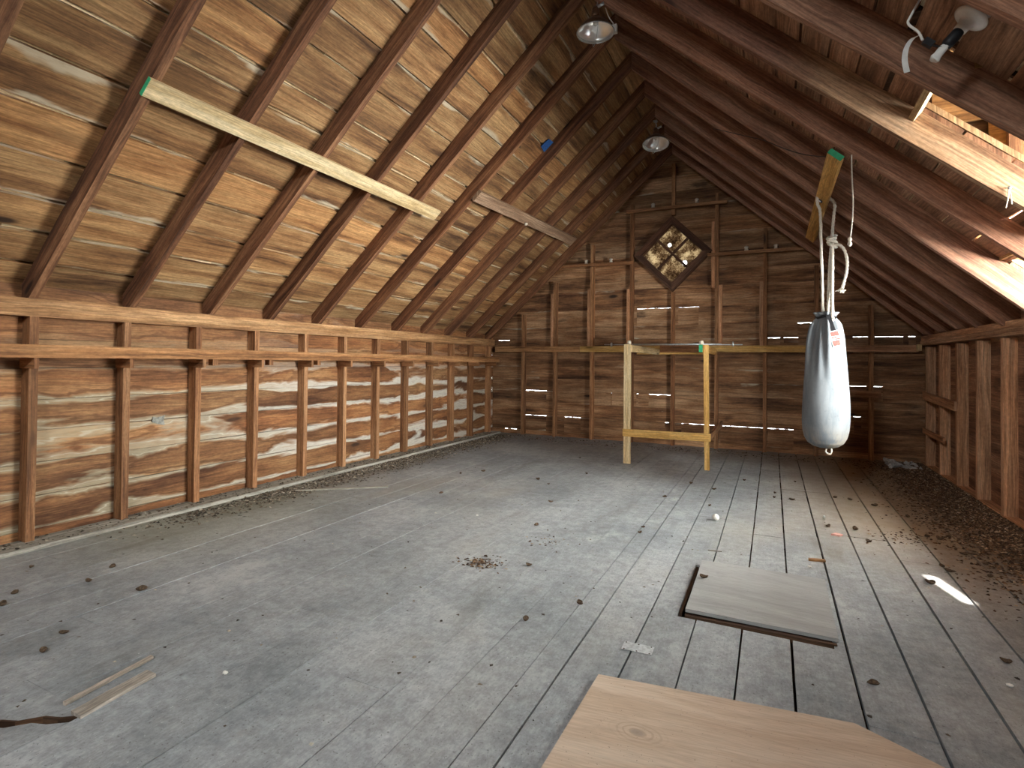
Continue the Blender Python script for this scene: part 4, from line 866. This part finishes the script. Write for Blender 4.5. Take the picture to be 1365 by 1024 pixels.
# hatch, plywood, floor pieces -------------------------------------------------------
hb = empty('floor_hatch', (-0.06, 3.33, ZF)); tag(hb, 'grey square plywood hatch board lying slightly proud of the floor', 'hatch')
build('panel', MB().prism([(-0.402, 2.925, ZF + 0.012), (0.282, 2.948, ZF + 0.004), (0.285, 3.725, ZF + 0.004), (-0.405, 3.695, ZF + 0.012)], (0, 0, 0.018), (1, 0, 0)), ['ply_grey'], hb)
build('edge_strip', MB().beam((-0.40, 2.905, ZF - 0.006), (0.275, 2.925, ZF - 0.010), (0, 0.022, 0), (0, 0, 0.03), seg=.1, jit=.002), ['hatch_edge'], hb)
build('side_strip', MB().beam((-0.425, 2.915, ZF - 0.008), (-0.425, 3.62, ZF - 0.008), (0.016, 0, 0), (0, 0, 0.03), seg=.1, jit=.002), ['hatch_edge'], hb)
ps = MB(); ps.prism([(-0.638, 2.162, ZF + 0.003), (-0.668, 0.9, ZF + 0.003), (0.95, 0.9, ZF + 0.003), (0.95, 1.90, ZF + 0.003), (0.478, 2.172, ZF + 0.003), (0.268, 2.282, ZF + 0.003)], (0, 0, 0.02), (1, 0.12, 0))
tag(build('plywood_sheet', ps, ['ply']), 'sandy plywood sheet with a cut corner on the floor in the foreground', 'plywood')
lumber('raised_strip', (-2.262, 1.085, ZF + 0.0075), (-2.295, 1.365, ZF + 0.0075), (0.062, 0, 0), (0, 0, 0.012), ['raw'], 'pale splintered strip on the floor beside the broken board at lower left', 'wood strip', seg=.05, jit=.003)
lumber('wood_splinter', (-2.375, 1.10, ZF + 0.0075), (-2.415, 1.44, ZF + 0.0075), (0.018, 0, 0), (0, 0, 0.012), ['raw'], 'thin pale splinter on the floor at lower left, left of the wider strip', 'wood strip', seg=.05, jit=.002)
lumber('lath_stick', (-4.24, 3.88, ZF + 0.008), (-3.55, 4.44, ZF + 0.008), V((-.63, .776, 0)) * 0.035, (0, 0, 0.012), ['dusty'], 'thin grey brown stick lying on the floor near the left wall', 'stick')
def patch(cx, cy, w, h, rot, label, name='tin_patch', cat='metal patch', mat='tin'):
    m = MB(); R = Matrix.Rotation(rot, 3, 'Z'); P = [R @ V((sx * w / 2, sy * h / 2, 0)) + V((cx, cy, ZF + 0.0025)) for sx, sy in ((-1, -1), (1, -1), (1.03, .96), (-.97, 1.02))]
    m.prism(P, (0, 0, 0.002), (1, 0, 0)); o = tag(build(name, m, [mat]), label, cat)
    for sx in (-.42, 0, .42):
        for sy in (-.4, .4): build('nail_head', MB().lathe([(0, .002), (.003, .001), (.004, 0)], R @ V((sx * w, sy * h, 0)) + V((cx, cy, ZF + 0.0045)), n=8), ['hatch_edge'], o)
patch(-0.548, 2.475, 0.135, 0.075, 0.05, 'small bright tin patch nailed to the floor left of the hatch board')
patch(-1.22, 3.20, 0.19, 0.42, 0.05, 'larger dull tin patch on the floor in the middle of the photo') if False else None

# scraps ------------------------------------------------------------------------
def crumple(c, rx, ry, rz, mat, name, label, cat, n=9, seed=1):
    r_ = random.Random(seed); rows = []; c = V(c)
    for i in range(n):
        rows.append([c + V(((i / (n - 1) - .5) * 2 * rx * (1 + r_.uniform(-.12, .12)), (j / (n - 1) - .5) * 2 * ry * (1 + r_.uniform(-.15, .15)), r_.uniform(0, 1) ** 2 * rz)) for j in range(n)])
    m = MB().grid(rows, False, smooth=False); o = build(name, m, [mat]); tag(o, label, cat)
    md = o.modifiers.new('s', 'SOLIDIFY'); md.thickness = 0.002; md.offset = 1; return o
crumple((1.50, 8.45, ZF + 0.004), 0.17, 0.28, 0.06, 'paper', 'paper_scrap', 'crumpled grey paper on the floor in the far right corner', 'paper', seed=3)
sc_ = MB(); sc_.prism([(-4.694, 2.76, -0.535), (-4.694, 2.81, -0.555), (-4.694, 2.865, -0.57), (-4.692, 2.855, -0.525), (-4.692, 2.865, -0.485), (-4.69, 2.80, -0.50), (-4.69, 2.765, -0.49)], (0.006, 0, 0), (0, 1, 0)); tag(build('paper_scrap', sc_, ['paper_dark']), 'torn grey scrap stuck on the left wall between the second and third studs', 'paper')

def icoball(c, r, sq, mat, name, amp=0.0, seed=0, n=14, rotz=0.0):
    r_ = random.Random(seed); ph = [r_.uniform(0, 6.28) for _ in range(6)]; rows = []
    for i in range(n + 1):
        th = math.pi * i / n; ring = []
        for j in range(2 * n):
            t = 2 * math.pi * j / (2 * n)
            k = 1 + amp * (math.sin(3 * t + ph[0]) * math.sin(2 * th + ph[1]) + .6 * math.sin(5 * t + ph[2] + 3 * th) + .4 * math.sin(9 * th + ph[3]))
            p = V((math.sin(th) * math.cos(t), math.sin(th) * math.sin(t), math.cos(th))) * r * max(k, .2)
            ring.append(V(c) + Matrix.Rotation(rotz, 3, 'Z') @ V((p.x, p.y * sq[0], p.z * sq[1])))
        rows.append(ring)
    z0 = min(p.z for rr in rows for p in rr)
    return build(name, MB().grid(rows, True), [mat])
tag(icoball((-0.42, 4.78, ZF + 0.028), 0.027, (1, 1), 'ball', 'small_ball'), 'small white ball on the floor left of the bag, beyond the hatch', 'ball')
# curled husks scattered on the floor: one shape of each kind, then copies
def husk(seed):
    """a curled half shell: thick bowl with ragged rim"""
    r_ = random.Random(seed); n = 16; m = MB(); rows = []; ph = [r_.uniform(0, 6.28) for _ in range(4)]; R = 0.030
    def ring(th, s, dz):
        return [V((math.sin(th) * math.cos(t) * R * s * (1 + .18 * math.sin(2 * t + ph[0]) + .1 * math.sin(5 * t + ph[1])), math.sin(th) * math.sin(t) * R * .72 * s * (1 + .15 * math.sin(3 * t + ph[2])),
                   R * .62 * (1 - math.cos(th)) * s * (1 + .25 * math.sin(2 * t + ph[3])) + dz)) for t in [2 * math.pi * j / n for j in range(n)]]
    for i in range(7): rows.append(ring(0.02 + i * 0.27, 1, 0))
    for i in range(6, -1, -1): rows.append(ring(0.02 + i * 0.27, 0.86, 0.0045))
    m.grid(rows, True); return m
spots = {
 'curled brown husk on the near left floor, left of the broken board': [(-3.565, 1.759), (-2.886, 1.255), (-4.115, 1.719), (-3.737, 1.49), (-3.615, 1.39), (-2.998, 1.381), (-3.678, 1.944), (-3.171, 1.824)],
 'curled brown husk on the grey floor between the left wall and the hatch board': [(-1.685, 3.956), (-1.392, 3.153), (-0.927, 2.783), (-1.11, 2.483), (-2.928, 4.48), (-2.142, 5.345), (-1.848, 4.671), (-0.908, 4.151), (-0.917, 4.30)],
 'curled brown husk on the floor in front of the bench frame': [(-2.326, 5.493), (-3.072, 5.595), (-3.239, 5.359), (-2.353, 7.011), (-1.949, 6.06), (-0.938, 5.375), (-0.791, 6.113), (-0.512, 5.232), (-0.538, 5.938), (-0.28, 6.556)],
 'curled brown husk on the floor below the hanging bag': [(0.02, 5.853), (0.027, 6.06), (0.175, 5.839), (0.677, 6.106), (0.555, 6.138), (0.231, 6.747), (0.855, 5.957)],
 'curled brown husk on the bright boards between the hatch and the right wall': [(0.407, 5.009), (0.592, 5.019), (0.642, 4.726), (1.064, 5.081), (0.851, 3.993), (0.994, 4.37), (1.012, 4.282), (1.213, 4.292), (1.26, 4.551), (1.209, 5.137), (1.132, 5.038), (1.205, 5.518), (0.927, 3.091), (0.374, 2.634), (1.193, 4.718), (1.048, 5.652)]}
protos = []; k = 0
for lb, pts in spots.items():
    for (x, y) in pts:
        if len(protos) < 5:
            o = build('nut_husk', husk(11 + len(protos)), ['husk'], origin=(0, 0, 0)); protos.append(o)
        else:
            o = protos[k % 5].copy(); COL.objects.link(o)
        o.location = (x, y, ZF + 0.002); o.rotation_euler = (0, 0, random.uniform(0, 6.28)); s_ = random.uniform(0.5, 0.85); o.scale = (s_, s_, s_ * random.uniform(.8, 1.3))
        o['label'] = lb; o['category'] = 'nut husk'; o['group'] = lb.replace('curled brown husk', 'husks'); k += 1
o = protos[0].copy(); COL.objects.link(o); o.location = (-0.362, 3.382, ZF + 0.033); o.scale = (.7, .7, .8); o['label'] = 'single dark husk lying on top of the grey hatch board'; o['category'] = 'nut husk'; o['group'] = 'husk on the hatch'
pc = MB().prism([(0.405, 4.78, ZF + .002), (0.46, 4.765, ZF + .002), (0.485, 4.80, ZF + .002), (0.44, 4.83, ZF + .002)], (0.004, 0.0, 0.012), (1, 0, 0)); tag(build('pink_shard', pc, ['pink']), 'small pink shard on the bright floor beyond the hatch board', 'shard')
lumber('wood_chip', (0.22, 4.10, ZF + .008), (0.32, 4.12, ZF + .008), (0, 0.03, 0), (0, 0, 0.012), ['plate'], 'small flat brown wood chip just beyond the right hatch corner', 'wood chip', seg=.02, jit=.002)
lumber('wood_sliver', (-0.40, 3.985, ZF + .005), (-0.31, 4.0, ZF + .005), (0, 0.01, 0), (0, 0, 0.006), ['raw'], 'tiny pale sliver on the floor just beyond the left hatch corner', 'wood chip')
gv = empty('glass_vial', (0.394, 5.24, ZF)); tag(gv, 'tiny clear glass vial lying on the floor below the bag', 'vial')
build('body', MB().lathe([(0, 0), (.013, .002), (.014, .01), (.014, .065), (.008, .075), (.008, .085), (0, .086)], (0.39, 5.20, ZF + .0145), (0.1, 1, 0), 16), ['glass'], gv)
build('stopper', MB().lathe([(0, .082), (.009, .083), (.009, .10), (0, .10)], (0.39, 5.20, ZF + .0145), (0.1, 1, 0), 12), ['porcelain'], gv)
for i, (x, y, lb) in enumerate(((-2.234, 3.972, 'tiny white chip on the grey floor left of the crumb heap'), (0.872, 2.868, 'tiny white chip on the floor at the right photo edge'), (-2.028, 1.503, 'tiny white chip on the near left floor, right of the broken board'), (0.218, 3.956, 'tiny white chip on the bright floor beside the brown wood chip'))):
    tag(icoball((x, y, ZF + 0.007), 0.012, (.7, .5), 'ball', 'white_chip', 0.12, i), lb, 'chip', 'white chips on the floor')

# crumbs and leaf litter (nobody could count these) ----------------------------------------
def flakes(name, pts, size, mat, label, cat, z=ZF + 0.001):
    n = len(pts); s = rs.uniform(0.45, 1.0, n) ** 1.5 * size * 1.4; a = rs.uniform(0, 6.283, n)
    base = np.array([[-1, -.45, 0], [0.1, -.75, .18], [1, .1, .05], [.1, .7, .25], [-.7, .45, .1], [0, 0, .55]]) 
    b = base[None] * (1 + rs.uniform(-.45, .45, (n, 6, 3))); b[:, :, 2] *= rs.uniform(.3, 1.3, n)[:, None]
    b[:, :, 2] = np.abs(b[:, :, 2])
    x = (b[:, :, 0] * np.cos(a)[:, None] - b[:, :, 1] * np.sin(a)[:, None]) * s[:, None] + pts[:, 0][:, None]
    y = (b[:, :, 0] * np.sin(a)[:, None] + b[:, :, 1] * np.cos(a)[:, None]) * s[:, None] + pts[:, 1][:, None]
    zz = b[:, :, 2] * s[:, None] + z + (pts[:, 2][:, None] if pts.shape[1] > 2 else 0)
    vv = np.stack([x, y, zz], 2).reshape(-1, 3)
    tri = np.array([[0, 1, 5], [1, 2, 5], [2, 3, 5], [3, 4, 5], [4, 0, 5]]); ff = (tri[None] + (np.arange(n) * 6)[:, None, None]).reshape(-1, 3)
    under = (np.array([[4, 3, 2, 1, 0]])[None] + (np.arange(n) * 6)[:, None, None]).reshape(-1, 5)
    me = bpy.data.meshes.new(name); me.from_pydata(vv.tolist(), [], ff.tolist() + under.tolist()); me.materials.append(M[mat])
    ca = me.color_attributes.new('bd', 'FLOAT_COLOR', 'CORNER'); r = rs.uniform(0, 1, n) ** 1.6
    cc = np.ones((n * 20, 4), np.float32); cc[:n * 15, 0] = np.repeat(r, 15); cc[n * 15:, 0] = np.repeat(r, 5); ca.data.foreach_set('color', cc.ravel())
    o = bpy.data.objects.new(name, me); COL.objects.link(o); return tag(o, label, cat, kind='stuff')
def filt(p, f): return p[f(p)]
n = 15000; px = -4.455 + np.abs(rs.normal(0, 0.19, n)) + rs.uniform(0, .05, n); py = rs.uniform(2.2, 8.6, n)
w = np.clip((py - 2.0) / 2.5, 0, 1) * (0.6 + 0.4 * np.sin(py * 2.1) * np.sin(py * 5.3 + 1)); keep = (rs.uniform(0, 1, n) < w) & (px > -4.455); A = np.stack([px, py], 1)[keep]
n = 900; B_ = np.stack([-4.69 + rs.uniform(0.01, .22, n), rs.uniform(1.5, 8.6, n), np.full(n, 0.03)], 1)
A = np.concatenate([np.concatenate([A, np.zeros((len(A), 1))], 1), B_])
flakes('nutshell_crumbs', A, 0.013, 'flake_grey', 'dark dry nutshell crumbs strewn along the foot of the left wall', 'debris')
n = 34000; px = 1.755 - np.abs(rs.normal(0, 0.30, n)); py = rs.uniform(3.6, 8.7, n)
w = np.clip((py - 3.4) / 2.0, 0, 1) * np.clip(1.1 - np.abs(px - 1.75) / 1.0, 0, 1); keep = (rs.uniform(0, 1, n) < w) & (px > 0.4); A = np.stack([px, py, np.clip(0.03 - (1.755 - px) * 0.06, 0, .03)], 1)[keep]
flakes('leaf_litter', A, 0.0115, 'flake_dark', 'dark brown leaf litter heaped along the foot of the right wall', 'debris')
n = 700; A = np.stack([rs.uniform(-4.3, 1.6, n), rs.uniform(8.2, 8.75, n)], 1); flakes('gable_crumbs', A, 0.014, 'flake_dark', 'brown crumbs on the floor along the foot of the gable wall', 'debris')
n = 620; A = np.stack([rs.uniform(-4.2, 1.6, n), rs.uniform(0.9, 8.6, n) ** 1.0], 1)
in_ply = lambda p: ~((p[:, 0] > -.66) & (p[:, 0] < .95) & (p[:, 1] < 2.3)) & ~((p[:, 0] > -.44) & (p[:, 0] < .29) & (p[:, 1] > 2.88) & (p[:, 1] < 3.73))
A = filt(A, in_ply); flakes('floor_crumbs', A, 0.008, 'flake_grey', 'small dark crumbs scattered thinly over the whole grey floor', 'debris')
A = np.stack([rs.normal(-1.68, .07, 170), rs.normal(3.06, .055, 170)], 1); flakes('crumb_heap', A, 0.010, 'flake_dark', 'small heap of brown crumbs in the middle of the grey floor', 'debris')
A = np.stack([rs.normal(-1.47, .09, 60), rs.normal(3.64, .06, 60)], 1); flakes('crumb_scatter', A, 0.009, 'flake_dark', 'loose sprinkle of brown crumbs just beyond the crumb heap', 'debris')
q_ = rs.uniform(0.03, .97, 160); A = np.stack([-2.70 + .445 * q_, .785 + .285 * q_ + rs.uniform(-.008, .026, 160)], 1); flakes('hole_crumbs', A, 0.010, 'flake_dark', 'dark crumbs lying in the gap of the broken floorboard at lower left', 'debris', z=ZF - 0.026)
A = np.stack([rs.normal(0.95, .16, 130), rs.normal(4.95, .12, 130)], 1); flakes('leaf_crumbs', A, 0.011, 'flake_dark', 'loose brown leaf crumbs on the bright boards right of the bag', 'debris')

# ------------------------------------------------------------------ light
W = bpy.data.worlds.new('sky'); SC.world = W; W.use_nodes = True; nt = W.node_tree; bg = nt.nodes['Background']
bg.inputs[0].default_value = (0.86, 0.94, 1.0, 1); bg.inputs[1].default_value = 6.0
def area(name, loc, rot, sx, sy, e, col):
    l = bpy.data.lights.new(name, 'AREA'); l.shape = 'RECTANGLE'; l.size = sx; l.size_y = sy; l.energy = e; l.color = col
    o = bpy.data.objects.new(name, l); COL.objects.link(o); o.location = loc; o.rotation_euler = rot; return o
area('window_daylight', (3.0, 4.1, 0.35), V((-1, 0.0, -0.12)).to_track_quat('-Z', 'Y').to_euler(), 2.6, 2.2, 2100, (1.0, 0.98, 0.95))
area('near_gable_fill', (-1.0, YN - 0.30, 2.15), V((0.1, 0.75, -0.8)).to_track_quat('-Z', 'Y').to_euler(), 1.2, 0.9, 330, (0.95, 0.98, 1.0))  # added fill lamp behind the camera, brightens the near floor
sn = bpy.data.lights.new('sun', 'SUN'); sn.energy = 18; sn.angle = 0.02; sn.color = (1, .95, .86); so = bpy.data.objects.new('sun', sn); COL.objects.link(so)
so.rotation_euler = V((-0.395, -0.12, -1.0)).to_track_quat('-Z', 'Y').to_euler()

# ------------------------------------------------------------------ camera
F_, YAW, PIT, ROL, CY = 717.35, -0.450824, 0.012547, 0.009831, 473.67
fwd = V((math.sin(YAW) * math.cos(PIT), math.cos(YAW) * math.cos(PIT), math.sin(PIT))); r = V((math.cos(YAW), -math.sin(YAW), 0)); u = r.cross(fwd)
r2 = r * math.cos(ROL) + u * math.sin(ROL); u2 = u * math.cos(ROL) - r * math.sin(ROL)
cd = bpy.data.cameras.new('camera'); cam = bpy.data.objects.new('camera', cd); COL.objects.link(cam)
cam.matrix_world = Matrix(((r2.x, u2.x, -fwd.x, 0), (r2.y, u2.y, -fwd.y, 0), (r2.z, u2.z, -fwd.z, 0), (0, 0, 0, 1)))
cd.sensor_width = 36; cd.lens = F_ / 1365 * 36; cd.shift_y = (CY - 512) / 1365; cd.clip_start = 0.02; SC.camera = cam
vs = SC.view_settings; vs.view_transform = 'Standard'; vs.look = 'None'; vs.gamma = 1; vs.exposure = 1.15; vs.use_curve_mapping = False
SC.cycles.max_bounces = 8; SC.cycles.diffuse_bounces = 7; SC.cycles.sample_clamp_indirect = 6.0
try: SC.cycles.use_denoising = True
except Exception: pass
